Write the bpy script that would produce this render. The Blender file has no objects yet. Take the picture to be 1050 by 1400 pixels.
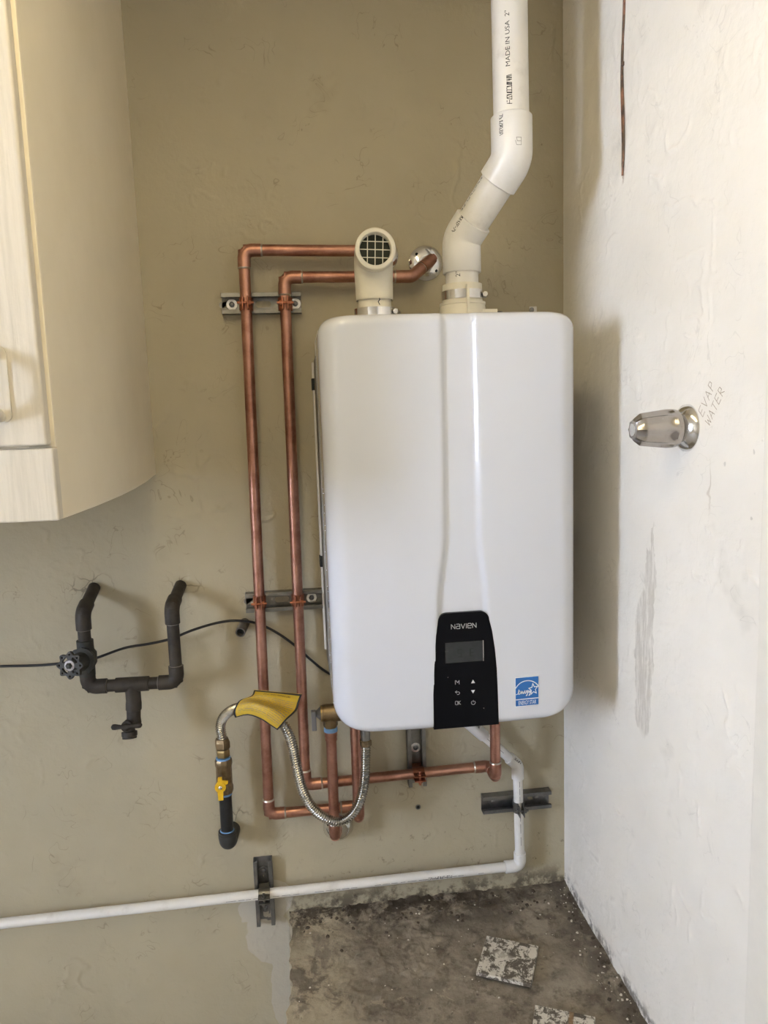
import bpy, bmesh, math, random
from math import sin, cos, pi, radians, sqrt, hypot
import numpy as np
from mathutils import Vector, Matrix, geometry
random.seed(7)
S = bpy.context.scene
COL = S.collection
V = Vector

# ------------------------------------------------------------------ camera
YAW, PITCH, ROLL, FPX = radians(6.63), radians(7.49), radians(1.93), 1000.0
CAM = V((0.0, -1.55, 1.101))
_f = V((sin(YAW)*cos(PITCH), cos(YAW)*cos(PITCH), -sin(PITCH)))
_r0 = V((cos(YAW), -sin(YAW), 0)); _d0 = _f.cross(_r0)
_r = cos(ROLL)*_r0 + sin(ROLL)*_d0
_d = -sin(ROLL)*_r0 + cos(ROLL)*_d0
cam_data = bpy.data.cameras.new('camera'); cam = bpy.data.objects.new('camera', cam_data); COL.objects.link(cam)
cam_data.sensor_fit = 'HORIZONTAL'; cam_data.sensor_width = 36.0; cam_data.lens = 36.0*FPX/1050.0
cam_data.clip_start = 0.02
cam.matrix_world = Matrix(((_r.x, -_d.x, -_f.x, CAM.x), (_r.y, -_d.y, -_f.y, CAM.y), (_r.z, -_d.z, -_f.z, CAM.z), (0, 0, 0, 1)))
S.camera = cam

# ------------------------------------------------------------------ world, daylight, exposure
S.view_settings.view_transform = 'Standard'; S.view_settings.look = 'None'
S.view_settings.gamma = 1.0; S.view_settings.use_curve_mapping = False
S.view_settings.exposure = 0.05
world = bpy.data.worlds.new('World'); S.world = world; world.use_nodes = True
wn = world.node_tree.nodes; bg = wn['Background']
bg.inputs['Color'].default_value = (0.68, 0.785, 1.0, 1); bg.inputs['Strength'].default_value = 68.0
S.cycles.max_bounces = 7; S.cycles.diffuse_bounces = 4; S.cycles.glossy_bounces = 4; S.cycles.transmission_bounces = 2

ASSUMED_LAMP = 22.5                                    # brightness of the assumed ceiling lamp's tubes
def area_light(name, loc, target, sx, sy, power, color, portal=False, spread=180):
    l = bpy.data.lights.new(name, 'AREA'); l.shape = 'RECTANGLE'; l.size = sx; l.size_y = sy
    l.energy = power; l.color = color; l.spread = radians(spread)
    o = bpy.data.objects.new(name, l); COL.objects.link(o); o.location = loc
    o.rotation_euler = (V(target)-V(loc)).to_track_quat('-Z', 'Z').to_euler()
    l.cycles.is_portal = portal
    return o
# daylight comes through an assumed, unseen window in the left wall, and an assumed warm batten lamp hangs on the ceiling (built further down)
FY, LX = -3.45, -3.3
WY0, WY1, WZ0, WZ1 = -2.70, -2.08, .80, 1.93
area_light('assumed_window_portal', (LX-.03, (WY0+WY1)/2, (WZ0+WZ1)/2), (0, (WY0+WY1)/2, (WZ0+WZ1)/2), WY1-WY0, WZ1-WZ0, 1, (1, 1, 1), portal=True)

# ------------------------------------------------------------------ pixel -> point in the room
def ray(px, py): return _r*((px-525)/FPX) + _d*((py-700)/FPX) + _f
def P(px, py, y):
    r = ray(px, py); return CAM + r*((y-CAM.y)/r.y)
def PX(px, py, x):
    r = ray(px, py); return CAM + r*((x-CAM.x)/r.x)
def PZ(px, py, z):
    r = ray(px, py); return CAM + r*((z-CAM.z)/r.z)

# ------------------------------------------------------------------ materials
def new_mat(name):
    m = bpy.data.materials.new(name); m.use_nodes = True
    nt = m.node_tree; b = nt.nodes['Principled BSDF']
    return m, nt, b
class G:                                    # tiny node-graph helper
    def __init__(s, nt): s.nt = nt; s.co = None
    def n(s, t, **kw):
        x = s.nt.nodes.new(t)
        for k, v in kw.items(): setattr(x, k, v)
        return x
    def l(s, a, b): s.nt.links.new(a, b)
    def coord(s):
        if s.co is None: s.co = s.n('ShaderNodeTexCoord').outputs['Object']
        return s.co
    def inp(s, sock, v):
        if isinstance(v, (int, float, tuple)): sock.default_value = v
        else: s.l(v, sock)
    def math(s, op, a, b=0.0, c=0.0, clamp=False):
        x = s.n('ShaderNodeMath', operation=op, use_clamp=clamp)
        s.inp(x.inputs[0], a); s.inp(x.inputs[1], b); s.inp(x.inputs[2], c); return x.outputs[0]
    def noise(s, scale, detail=4, rough=.55, dist=0.0, vec=None, typ='FBM'):
        x = s.n('ShaderNodeTexNoise', noise_type=typ)
        s.l(vec if vec is not None else s.coord(), x.inputs['Vector'])
        x.inputs['Scale'].default_value = scale; x.inputs['Detail'].default_value = detail
        x.inputs['Roughness'].default_value = rough; x.inputs['Distortion'].default_value = dist
        return x.outputs['Fac']
    def vor(s, scale, feature='F1', vec=None, rnd=1.0):
        x = s.n('ShaderNodeTexVoronoi', feature=feature)
        s.l(vec if vec is not None else s.coord(), x.inputs['Vector'])
        x.inputs['Scale'].default_value = scale; x.inputs['Randomness'].default_value = rnd
        return x.outputs['Distance']
    def ramp(s, fac, a, b, lo=0.0, hi=1.0, typ='SMOOTHSTEP'):
        x = s.n('ShaderNodeMapRange', interpolation_type=typ)
        s.inp(x.inputs['Value'], fac); x.inputs['From Min'].default_value = a; x.inputs['From Max'].default_value = b
        x.inputs['To Min'].default_value = lo; x.inputs['To Max'].default_value = hi
        return x.outputs['Result']
    def mix(s, fac, a, b, typ='MIX'):
        x = s.n('ShaderNodeMix', data_type='RGBA', blend_type=typ)
        s.inp(x.inputs['Factor'], fac); s.inp(x.inputs['A'], a); s.inp(x.inputs['B'], b)
        return x.outputs['Result']
    def xyz(s, vec=None):
        x = s.n('ShaderNodeSeparateXYZ'); s.l(vec if vec is not None else s.coord(), x.inputs[0]); return x.outputs
    def scaled(s, sc, vec=None):
        x = s.n('ShaderNodeMapping'); s.l(vec if vec is not None else s.coord(), x.inputs['Vector'])
        x.inputs['Scale'].default_value = sc; return x.outputs['Vector']
    def warped(s, scale, amt):
        n = s.n('ShaderNodeTexNoise'); s.l(s.coord(), n.inputs['Vector']); n.inputs['Scale'].default_value = scale
        v1 = s.n('ShaderNodeVectorMath', operation='SUBTRACT'); s.l(n.outputs['Color'], v1.inputs[0]); v1.inputs[1].default_value = (.5, .5, .5)
        v2 = s.n('ShaderNodeVectorMath', operation='SCALE'); s.l(v1.outputs[0], v2.inputs[0]); v2.inputs['Scale'].default_value = amt
        v3 = s.n('ShaderNodeVectorMath', operation='ADD'); s.l(v2.outputs[0], v3.inputs[0]); s.l(s.coord(), v3.inputs[1])
        return v3.outputs[0]
    def blob(s, c, rad, vec, soft=.35):      # 1 inside an irregular ellipsoid (c, rad in metres)
        v = s.n('ShaderNodeVectorMath', operation='SUBTRACT'); s.l(vec, v.inputs[0]); v.inputs[1].default_value = c
        d = s.n('ShaderNodeVectorMath', operation='DIVIDE'); s.l(v.outputs[0], d.inputs[0]); d.inputs[1].default_value = rad
        e = s.n('ShaderNodeVectorMath', operation='LENGTH'); s.l(d.outputs[0], e.inputs[0])
        return s.ramp(e.outputs['Value'], 1.0, 1.0-soft)
    def bump(s, h, strength, dist, b):
        x = s.n('ShaderNodeBump'); x.inputs['Strength'].default_value = strength; x.inputs['Distance'].default_value = dist
        s.l(h, x.inputs['Height']); s.l(x.outputs[0], b.inputs['Normal'])

def simple(name, col, rough=.5, metal=0.0, spec=.5, coat=0.0, var=.06, nscale=30, bump=0.0, bscale=200):
    m, nt, b = new_mat(name); g = G(nt)
    n = g.noise(nscale, 5, .6)
    k = g.ramp(n, .3, .7, 1-var, 1+var, 'LINEAR')
    x = g.n('ShaderNodeVectorMath', operation='SCALE'); x.inputs[0].default_value = col; g.l(k, x.inputs['Scale'])
    g.l(x.outputs[0], b.inputs['Base Color'])
    g.l(g.ramp(n, .3, .7, rough*.9, min(1, rough*1.1), 'LINEAR'), b.inputs['Roughness'])
    b.inputs['Metallic'].default_value = metal; b.inputs['Specular IOR Level'].default_value = spec
    b.inputs['Coat Weight'].default_value = coat
    if bump: g.bump(g.noise(bscale, 3), bump, .001, b)
    return m
def worn(name, c1, c2, rough, metal, scale=25, lo=.45, hi=.65, bump=.0, rough2=None):
    m, nt, b = new_mat(name); g = G(nt)
    f = g.ramp(g.noise(scale, 6, .65), lo, hi)
    g.l(g.mix(f, (*c1, 1), (*c2, 1)), b.inputs['Base Color'])
    b.inputs['Metallic'].default_value = metal
    g.l(g.ramp(f, 0, 1, rough, rough if rough2 is None else rough2, 'LINEAR'), b.inputs['Roughness'])
    if bump: g.bump(g.noise(scale*4, 4), bump, .001, b)
    return m

def plaster(name, base, side):
    m, nt, b = new_mat(name); g = G(nt)
    w2 = g.warped(30, .03)
    h = g.noise(95, 3, .6)
    tone = g.ramp(g.noise(3.0, 3, .6), .3, .7, .93, 1.05, 'LINEAR')
    x = g.n('ShaderNodeVectorMath', operation='SCALE'); x.inputs[0].default_value = base; g.l(tone, x.inputs['Scale'])
    c = x.outputs[0]
    # flecks and scuffs in the paint
    fleck = g.math('MULTIPLY', g.ramp(g.vor(26, 'F1', w2), .05, .09, 1, 0), g.ramp(g.noise(4.1, 2), .60, .66))
    c = g.mix(g.math('MULTIPLY', fleck, .5 if side == 'back' else .25), c, (.09, .07, .045, 1))
    grime = g.ramp(g.noise(5, 4, .7), .60, .78)
    c = g.mix(g.math('MULTIPLY', grime, .22), c, (.20, .17, .115, 1))
    line = g.ramp(g.math('ABSOLUTE', g.math('SUBTRACT', g.noise(15, 2, .5, 1.4), .5)), .0, .012, 1, 0)
    keep = g.ramp(g.noise(10, 2), .54, .62)
    c = g.mix(g.math('MULTIPLY', g.math('MULTIPLY', line, keep), .34 if side == 'back' else .12), c, (.10, .08, .05, 1))
    if side == 'back':
        wv = g.warped(16, .05)
        pl = None
        for cc, rr in (((-.115, 0, -.06), (.052, .2, .075)), ((-.085, 0, -.20), (.032, .2, .18)), ((-.15, 0, .0), (.03, .2, .03)), ((-.10, 0, .03), (.04, .2, .05))):
            k = g.blob(cc, rr, wv, .10); pl = k if pl is None else g.math('MAXIMUM', pl, k)
        c = g.mix(g.math('MULTIPLY', pl, .8), c, (.50, .47, .40, 1))
        # broken plaster where pipes go through
        hole = None
        for cc, rr in (((-.435, 0, .775), (.055, .2, .03)), ((-.243, 0, .765), (.05, .2, .03)), ((-.178, 0, .235), (.05, .2, .03)), ((-.125, 0, .655), (.022, .2, .022))):
            k = g.blob(cc, rr, wv, .6); hole = k if hole is None else g.math('MAXIMUM', hole, k)
        cr = g.ramp(g.vor(28, 'DISTANCE_TO_EDGE', w2), 0, .06, 1, 0)
        dk = g.math('MULTIPLY', g.math('MULTIPLY', hole, cr), .5)
        c = g.mix(dk, c, (.05, .04, .028, 1))
        # mould speckles low on the wall above the slab
        X, Y, Z = g.xyz()
        low = g.math('MULTIPLY', g.ramp(Z, .30, .0), g.ramp(X, -.08, .0))
        sp = g.math('MULTIPLY', g.ramp(g.noise(38, 5, .7), .60, .68), low)
        c = g.mix(g.math('MULTIPLY', sp, .65), c, (.055, .045, .03, 1))
        low2 = g.math('MULTIPLY', g.ramp(Z, .055, .0), g.ramp(X, -.075, -.06))
        sp2 = g.math('MULTIPLY', g.ramp(g.noise(24, 6, .7), .42, .58), low2)
        c = g.mix(g.math('MULTIPLY', sp2, .8), c, (.06, .045, .03, 1))
    else:
        wv = g.warped(40, .03)
        st = None
        for cc, rr in (((.582, -.385, .66), (.2, .036, .14)), ((.582, -.405, .80), (.2, .02, .07)), ((.582, -.415, .86), (.2, .006, .05)), ((.582, -.37, .58), (.2, .016, .05))):
            k = g.blob(cc, rr, wv, .12); st = k if st is None else g.math('MAXIMUM', st, k)
        streak = g.ramp(g.noise(1, 5, .7, vec=g.scaled((30, 120, 18))), .28, .62)
        st = g.math('MULTIPLY', st, streak)
        c = g.mix(g.math('MULTIPLY', st, .62), c, (.50, .45, .38, 1))
        rust = g.blob((.582, -.287, 1.497), (.2, .010, .022), wv, .8)
        c = g.mix(g.math('MULTIPLY', rust, .6), c, (.28, .16, .06, 1))
        drip = g.blob((.582, -.575, .985), (.2, .004, .05), wv, .9)
        c = g.mix(g.math('MULTIPLY', drip, .35), c, (.30, .22, .12, 1))
        X, Y, Z = g.xyz()
        low2 = g.ramp(Z, .03, .0)
        sp2 = g.math('MULTIPLY', g.ramp(g.noise(30, 6, .7), .45, .6), low2)
        c = g.mix(g.math('MULTIPLY', sp2, .8), c, (.07, .05, .035, 1))
    g.l(c, b.inputs['Base Color'])
    b.inputs['Roughness'].default_value = .62; b.inputs['Specular IOR Level'].default_value = .28
    g.bump(h, .45, .002, b)
    return m

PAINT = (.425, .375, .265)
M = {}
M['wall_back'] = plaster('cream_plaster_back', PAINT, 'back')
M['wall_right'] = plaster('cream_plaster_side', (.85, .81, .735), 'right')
M['wall_far'] = simple('garage_wall_paint', (.64, .56, .43), .8)
M['ceil'] = simple('ceiling_paint', (.80, .73, .60), .8)
M['garage'] = simple('garage_concrete', (.38, .35, .31), .8, var=.15, nscale=6)
M['cab'] = worn('cabinet_cream_paint', (.80, .72, .56), (.75, .67, .51), .42, 0, 4, .35, .7, .12)
def cab_front():
    m, nt, b = new_mat('cabinet_front_paint'); g = G(nt)
    n = g.noise(1, 5, .6, vec=g.scaled((160, 160, 9)))
    f = g.ramp(n, .35, .7)
    c = g.mix(f, (.63, .575, .475, 1), (.55, .50, .405, 1))
    chip = g.ramp(g.noise(60, 5, .7), .72, .76)
    c = g.mix(chip, c, (.35, .29, .20, 1))
    g.l(c, b.inputs['Base Color']); b.inputs['Roughness'].default_value = .45
    g.bump(g.math('ADD', n, g.math('MULTIPLY', g.noise(120, 4), .5)), .35, .0015, b); return m
M['cabf'] = cab_front()
def copper():
    m, nt, b = new_mat('copper'); g = G(nt)
    n = g.noise(28, 6, .65); n2 = g.noise(7, 3)
    c = g.mix(g.ramp(n, .35, .7), (.46, .245, .18, 1), (.31, .145, .10, 1))
    c = g.mix(g.ramp(n2, .5, .75, 0, .5), c, (.60, .36, .27, 1))
    g.l(c, b.inputs['Base Color']); b.inputs['Metallic'].default_value = 1
    g.l(g.ramp(n, .3, .7, .30, .46), b.inputs['Roughness']); return m
M['copper'] = copper()
M['clamp'] = worn('copper_plated_steel', (.42, .17, .10), (.26, .10, .06), .42, 1, 40)
M['solder'] = worn('solder', (.62, .58, .52), (.50, .40, .30), .35, 1, 60)
M['zinc'] = worn('galvanised_steel', (.27, .262, .24), (.17, .165, .15), .42, 1, 18, .35, .7)
M['zincd'] = worn('dark_galvanised_steel', (.26, .26, .26), (.15, .15, .15), .40, 1, 18, .35, .7)
M['steel'] = worn('bright_steel', (.72, .71, .69), (.60, .59, .56), .25, 1, 40)
M['chrome'] = worn('chrome', (.78, .78, .78), (.70, .69, .67), .10, 1, 20, .4, .7, rough2=.22)
M['chromed'] = worn('dull_chrome', (.46, .435, .42), (.36, .335, .32), .2, 1, 24, .4, .7, rough2=.3)
M['brass'] = worn('brass', (.27, .20, .115), (.17, .125, .07), .45, 1, 40)
M['brassl'] = worn('bright_brass', (.40, .30, .14), (.28, .20, .09), .3, 1, 40)
M['iron'] = worn('black_iron_pipe', (.006, .0065, .007), (.013, .0135, .0135), .4, 0, 40)
M['plug'] = simple('black_malleable_iron', (.022, .022, .021), .5, var=.2)
M['old'] = worn('old_brown_pipe', (.034, .026, .018), (.018, .013, .008), .6, .1, 30, .4, .65, .5)
M['oldg'] = worn('old_dark_green_metal', (.020, .020, .015), (.030, .026, .019), .55, .1, 40, .4, .65, .4)
M['oldline'] = simple('old_joint_compound', (.16, .14, .12), .7, var=.2)
M['alu'] = worn('worn_aluminium', (.42, .39, .38), (.20, .165, .16), .55, .4, 90)
M['pvc'] = worn('white_pvc', (.80, .79, .77), (.72, .70, .66), .28, 0, 14, .45, .75)
M['pvcp'] = worn('scuffed_pvc_pipe', (.77, .75, .71), (.62, .595, .55), .36, 0, 22, .5, .78)
M['pvcc'] = simple('cream_pvc', (.74, .70, .59), .38, var=.04)
M['cover'] = simple('white_enamel_cover', (.635, .655, .71), .16, var=.008, nscale=4, coat=.5)
M['case'] = simple('case_steel_white', (.60, .585, .55), .4, var=.03)
M['panel'] = simple('black_gloss_panel', (.004, .004, .005), .12, var=.05, spec=.06)
M['lcd'] = simple('grey_lcd', (.028, .030, .030), .25, spec=.25, var=.12, nscale=60)
M['lcdd'] = simple('lcd_segment', (.021, .0225, .0225), .25, spec=.25)
M['print'] = simple('grey_print', (.50, .50, .51), .5)
M['printl'] = simple('white_print', (.72, .72, .72), .5)
M['blue'] = simple('blue_sticker', (.012, .13, .42), .35, var=.05)
M['white'] = simple('white_ink', (.82, .84, .86), .45)
M['ink'] = simple('black_ink', (.025, .025, .028), .6, var=.3, nscale=300)
M['inkg'] = simple('faded_ink', (.22, .21, .20), .6, var=.3, nscale=300)
M['pencil'] = simple('pencil', (.40, .33, .25), .7, var=.25, nscale=300)
M['tape'] = simple('blue_thread_tape', (.16, .33, .60), .55, var=.12, nscale=120)
M['yellow'] = simple('yellow_label', (.60, .40, .035), .5, var=.10, nscale=40)
M['yellowp'] = simple('yellow_handle', (.66, .40, .008), .42, var=.12, nscale=120)
M['flex'] = worn('stainless_flex', (.52, .51, .48), (.40, .385, .35), .26, 1, 60)
M['rubber'] = simple('black_cable', (.010, .010, .011), .38, var=.2)
M['dark'] = simple('dark_void', (.012, .013, .011), .9)
M['bore_shade'] = simple('interior_shade', (.05, .054, .042), .9, spec=.1)  # shade inside the intake elbow, put into the colour
M['wire'] = worn('old_copper_wire', (.10, .075, .06), (.32, .17, .12), .4, .9, 30)
M['levgrey'] = simple('grey_lever', (.16, .16, .165), .45, metal=.3)
def floor_mat():
    m, nt, b = new_mat('old_concrete'); g = G(nt)
    w = g.warped(9, .10); X, Y, Z = g.xyz()
    n1 = g.noise(6, 8, .68, vec=w); n2 = g.noise(22, 8, .7); n3 = g.noise(80, 4, .7)
    c = g.mix(g.ramp(n1, .36, .66), (.165, .138, .103, 1), (.295, .255, .195, 1))
    c = g.mix(g.ramp(n2, .48, .66, 0, .85), c, (.095, .072, .05, 1))
    c = g.mix(g.ramp(g.noise(9, 7, .7, vec=w), .60, .66, 0, .55), c, (.43, .375, .27, 1))
    left = g.math('MULTIPLY', g.ramp(X, .10, .0), g.ramp(g.noise(11, 6, .7, vec=w), .40, .50))
    c = g.mix(g.math('MULTIPLY', left, .7), c, (.44, .38, .27, 1))
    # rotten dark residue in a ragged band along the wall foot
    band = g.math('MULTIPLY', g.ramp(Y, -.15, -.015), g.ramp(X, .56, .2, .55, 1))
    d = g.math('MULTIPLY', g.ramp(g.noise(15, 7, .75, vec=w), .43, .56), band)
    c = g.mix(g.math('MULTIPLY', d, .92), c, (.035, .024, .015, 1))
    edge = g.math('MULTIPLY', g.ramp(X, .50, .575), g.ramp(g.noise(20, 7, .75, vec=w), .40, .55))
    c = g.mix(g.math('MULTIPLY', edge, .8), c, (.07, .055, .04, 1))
    spot = g.math('MULTIPLY', g.ramp(g.vor(48, 'F1', g.warped(60, .02)), .10, .17, 1, 0), g.ramp(g.noise(8, 2), .50, .58))
    c = g.mix(g.math('MULTIPLY', spot, .6), c, (.06, .045, .035, 1))
    fl = g.math('MULTIPLY', g.ramp(g.vor(60, 'F1', g.warped(60, .03)), .08, .13, 1, 0), g.ramp(g.noise(11, 2), .56, .62))
    c = g.mix(g.math('MULTIPLY', fl, .6), c, (.56, .52, .44, 1))
    g.l(c, b.inputs['Base Color']); b.inputs['Roughness'].default_value = .8
    h = g.math('ADD', g.math('MULTIPLY', n1, 1.2), g.math('ADD', g.math('MULTIPLY', n2, .8), g.math('MULTIPLY', n3, .4)))
    g.bump(h, .6, .006, b); return m
M['floor'] = floor_mat()
def tile_mat(name, stripe):
    m, nt, b = new_mat(name); g = G(nt)
    w = g.warped(28, .035)
    f = g.ramp(g.noise(60, 8, .75, vec=w), .46, .54)
    c = g.mix(f, (.62, .585, .51, 1), (.10, .083, .062, 1))
    X, Y, Z = g.xyz()
    bare = g.blob((-.012, .005, 0), (.030, .016, .1), w, .8)
    c = g.mix(g.math('MULTIPLY', bare, .6), c, (.60, .56, .48, 1))
    if stripe:
        u = g.math('ABSOLUTE', g.math('SUBTRACT', X, .012))
        c = g.mix(g.ramp(u, .006, .002, 0, .9), c, (.22, .13, .055, 1))
    g.l(c, b.inputs['Base Color']); b.inputs['Roughness'].default_value = .6
    g.bump(g.noise(40, 6, .7, vec=w), .5, .002, b); return m
M['tile'] = tile_mat('dirty_tile', False); M['tile2'] = tile_mat('dirty_striped_tile', True)
M['chip'] = simple('paint_flakes', (.58, .54, .46), .8, var=.2)
M['chipd'] = simple('dark_debris', (.07, .055, .04), .9, var=.4, nscale=60)

# ------------------------------------------------------------------ objects and meshes
ORG = {}
def tag(o, label, cat, group=None):
    o['label'] = label; o['category'] = cat
    if group: o['group'] = group
    return o
def thing(name, loc, label, cat, group=None):
    o = bpy.data.objects.new(name, None); COL.objects.link(o); o.location = loc; o.empty_display_size = .02
    ORG[o.name] = V(loc); return tag(o, label, cat, group)
class MB:
    def __init__(s): s.v = []; s.f = []
    def add(s, vs, fs):
        k = len(s.v); s.v += [V(a) for a in vs]; s.f += [[i+k for i in f] for f in fs]; return s
    def box(s, a, b):
        x0, y0, z0 = a; x1, y1, z1 = b
        return s.add([(x0,y0,z0),(x1,y0,z0),(x1,y1,z0),(x0,y1,z0),(x0,y0,z1),(x1,y0,z1),(x1,y1,z1),(x0,y1,z1)],
                     [(0,3,2,1),(4,5,6,7),(0,1,5,4),(1,2,6,5),(2,3,7,6),(3,0,4,7)])
    def tube(s, pts, r, seg=20, caps=True, phase=0.0):
        pts = [V(p) for p in pts]; n = len(pts)
        rad = r if callable(r) else (lambda i: r[i]) if isinstance(r, (list, tuple)) else (lambda i: r)
        T = []
        for i in range(n):
            a = pts[max(0, i-1)]; b = pts[min(n-1, i+1)]; t = b-a
            if t.length < 1e-9: t = T[-1] if T else V((0, 0, 1))
            T.append(t.normalized())
        u = T[0].orthogonal().normalized(); vs = []
        for i in range(n):
            if i:
                q = T[i-1].rotation_difference(T[i]); u = q @ u
            u = (u - T[i]*u.dot(T[i])).normalized(); w = T[i].cross(u)
            for k in range(seg):
                a = 2*pi*k/seg+phase; vs.append(pts[i] + (u*cos(a)+w*sin(a))*rad(i))
        fs = [(i*seg+k, i*seg+(k+1)%seg, (i+1)*seg+(k+1)%seg, (i+1)*seg+k) for i in range(n-1) for k in range(seg)]
        if caps: fs += [tuple(range(seg-1, -1, -1)), tuple((n-1)*seg+k for k in range(seg))]
        return s.add(vs, fs)
    def cyl(s, a, b, r, r2=None, seg=24, phase=0.0):
        return s.tube([a, b], [r, r if r2 is None else r2], seg, True, phase)
    def lathe(s, prof, org, axis, seg=32, mod=None, closed=False):      # prof: (distance along axis, radius)
        ax = V(axis).normalized(); u = ax.orthogonal().normalized() if abs(ax.z) > .9 else ax.cross(V((0, 0, 1))).normalized(); w = ax.cross(u); vs = []
        for d, r in prof:
            for k in range(seg):
                a = 2*pi*k/seg; rr = r*(mod(d, a) if mod else 1); vs.append(V(org)+ax*d+(u*cos(a)+w*sin(a))*rr)
        n = len(prof)
        fs = [(i*seg+k, i*seg+(k+1)%seg, (i+1)*seg+(k+1)%seg, (i+1)*seg+k) for i in range(n-1) for k in range(seg)]
        if closed: fs += [((n-1)*seg+k, (n-1)*seg+(k+1)%seg, (k+1)%seg, k) for k in range(seg)]
        else: fs += [tuple(range(seg-1, -1, -1)), tuple((n-1)*seg+k for k in range(seg))]
        return s.add(vs, fs)
    def sphere(s, c, r, seg=12, rings=8):
        prof = [(-r*cos(pi*i/rings), max(1e-5, r*sin(pi*i/rings))) for i in range(rings+1)]
        return s.lathe(prof, c, (0, 0, 1), seg)
    def plate(s, outer, holes, fn, t):                    # outline with holes in 2D, fn(u,v,depth)->3D, thickness t
        pts = [V((a, b)) for a, b in outer]; loops = [list(range(len(pts)))]
        for h in holes:
            k = len(pts); pts += [V((a, b)) for a, b in h]; loops.append(list(range(k, k+len(h))))
        tri = geometry.tessellate_polygon([[V((pts[i].x, pts[i].y, 0)) for i in L] for L in loops])
        n = len(pts)
        vs = [fn(p.x, p.y, 0) for p in pts]+[fn(p.x, p.y, t) for p in pts]
        fs = [tuple(f) for f in tri]+[tuple(i+n for i in reversed(f)) for f in tri]
        for L in loops:
            for i in range(len(L)):
                a, b = L[i], L[(i+1) % len(L)]; fs.append((a, b, b+n, a+n))
        return s.add(vs, fs)
    def build(s, name, mat, parent=None, smooth=38, bevel=0.0, bseg=2, label=None):
        me = bpy.data.meshes.new(name); o = bpy.data.objects.new(name, me); COL.objects.link(o)
        org = ORG[parent.name] if parent is not None else V((0, 0, 0))
        me.from_pydata([tuple(v-org) for v in s.v], [], s.f); me.update()
        bm = bmesh.new(); bm.from_mesh(me); bmesh.ops.recalc_face_normals(bm, faces=bm.faces); bm.to_mesh(me); bm.free()
        if smooth:
            me.polygons.foreach_set('use_smooth', [True]*len(me.polygons)); me.set_sharp_from_angle(angle=radians(smooth))
        me.materials.append(mat if not isinstance(mat, str) else M[mat])
        if parent is not None: o.parent = parent
        ORG[o.name] = org
        if bevel:
            md = o.modifiers.new('bevel', 'BEVEL'); md.width = bevel; md.segments = bseg; md.limit_method = 'ANGLE'; md.angle_limit = radians(40)
            md.harden_normals = False
        if label: o['label'] = label
        return o
def fillet(pts, r, n=8):
    pts = [V(p) for p in pts]; out = [pts[0]]
    for i in range(1, len(pts)-1):
        a, b, c = pts[i-1], pts[i], pts[i+1]; u = (a-b).normalized(); w = (c-b).normalized()
        ang = u.angle(w); t = min(r/math.tan(ang/2), (a-b).length*.49, (c-b).length*.49); rr = t*math.tan(ang/2)
        ctr = b+(u+w).normalized()*(rr/sin(ang/2)); p0 = b+u*t; p1 = b+w*t; e0 = p0-ctr; e1 = p1-ctr
        ax = e0.cross(e1).normalized(); tot = e0.angle(e1)
        for k in range(n+1): out.append(ctr+Matrix.Rotation(tot*k/n, 3, ax) @ e0)
    out.append(pts[-1]); return out
def spline(pts, n=12):
    pts = [V(p) for p in pts]; q = [pts[0]*2-pts[1]]+pts+[pts[-1]*2-pts[-2]]; out = []
    for i in range(1, len(q)-2):
        for k in range(n):
            t = k/n; a, b, c, d = q[i-1], q[i], q[i+1], q[i+2]
            out.append(.5*((2*b)+(c-a)*t+(2*a-5*b+4*c-d)*t*t+(3*b-a-3*c+d)*t**3))
    out.append(pts[-1]); return out
def resample(pts, step):
    L = [0.0]
    for a, b in zip(pts, pts[1:]): L.append(L[-1]+(b-a).length)
    n = max(2, int(L[-1]/step)); out = []; j = 0
    for i in range(n+1):
        d = L[-1]*i/n
        while j < len(L)-2 and L[j+1] < d: j += 1
        t = (d-L[j])/max(1e-9, L[j+1]-L[j]); out.append(pts[j].lerp(pts[j+1], t))
    return out
def struct(o): o['kind'] = 'structure'; return o
# 2D print: strokes and letters laid on a surface by fn(u, v) -> point
def ribbon(mb, poly, w, fn):
    for (a, b), (c, d) in zip(poly, poly[1:]):
        L = hypot(c-a, d-b)
        if L < 1e-9: continue
        nx, ny = -(d-b)/L*w/2, (c-a)/L*w/2; ex, ey = (c-a)/L*w*.3, (d-b)/L*w*.3
        a0, b0, c0, d0 = a-ex, b-ey, c+ex, d+ey
        mb.add([fn(a0+nx, b0+ny), fn(c0+nx, d0+ny), fn(c0-nx, d0-ny), fn(a0-nx, b0-ny)], [(0, 1, 2, 3)])
def letters(mb, text, size, fn, align='LEFT', squash=1.0):
    cu = bpy.data.curves.new('t', 'FONT'); cu.body = text; cu.size = size; cu.align_x = align; cu.resolution_u = 3
    o = bpy.data.objects.new('t', cu); COL.objects.link(o)
    me = o.evaluated_get(bpy.context.evaluated_depsgraph_get()).to_mesh()
    mb.add([fn(v.co.x*squash, v.co.y) for v in me.vertices], [tuple(p.vertices) for p in me.polygons])
    o.evaluated_get(bpy.context.evaluated_depsgraph_get()).to_mesh_clear()
    bpy.data.objects.remove(o); bpy.data.curves.remove(cu)
def smudge_glyphs(mb, n, h, w, fn, lw):       # print too worn to read
    for i in range(n):
        x = i*w
        for _ in range(random.choice((2, 3, 3))):
            k = random.random()
            if k < .5: ribbon(mb, [(x+random.choice((0, .35, .7))*w, 0), (x+random.choice((0, .35, .7))*w, h)], lw, fn)
            else:
                yy = random.choice((0, .5, 1))*h; ribbon(mb, [(x, yy), (x+.7*w, yy)], lw, fn)
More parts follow.
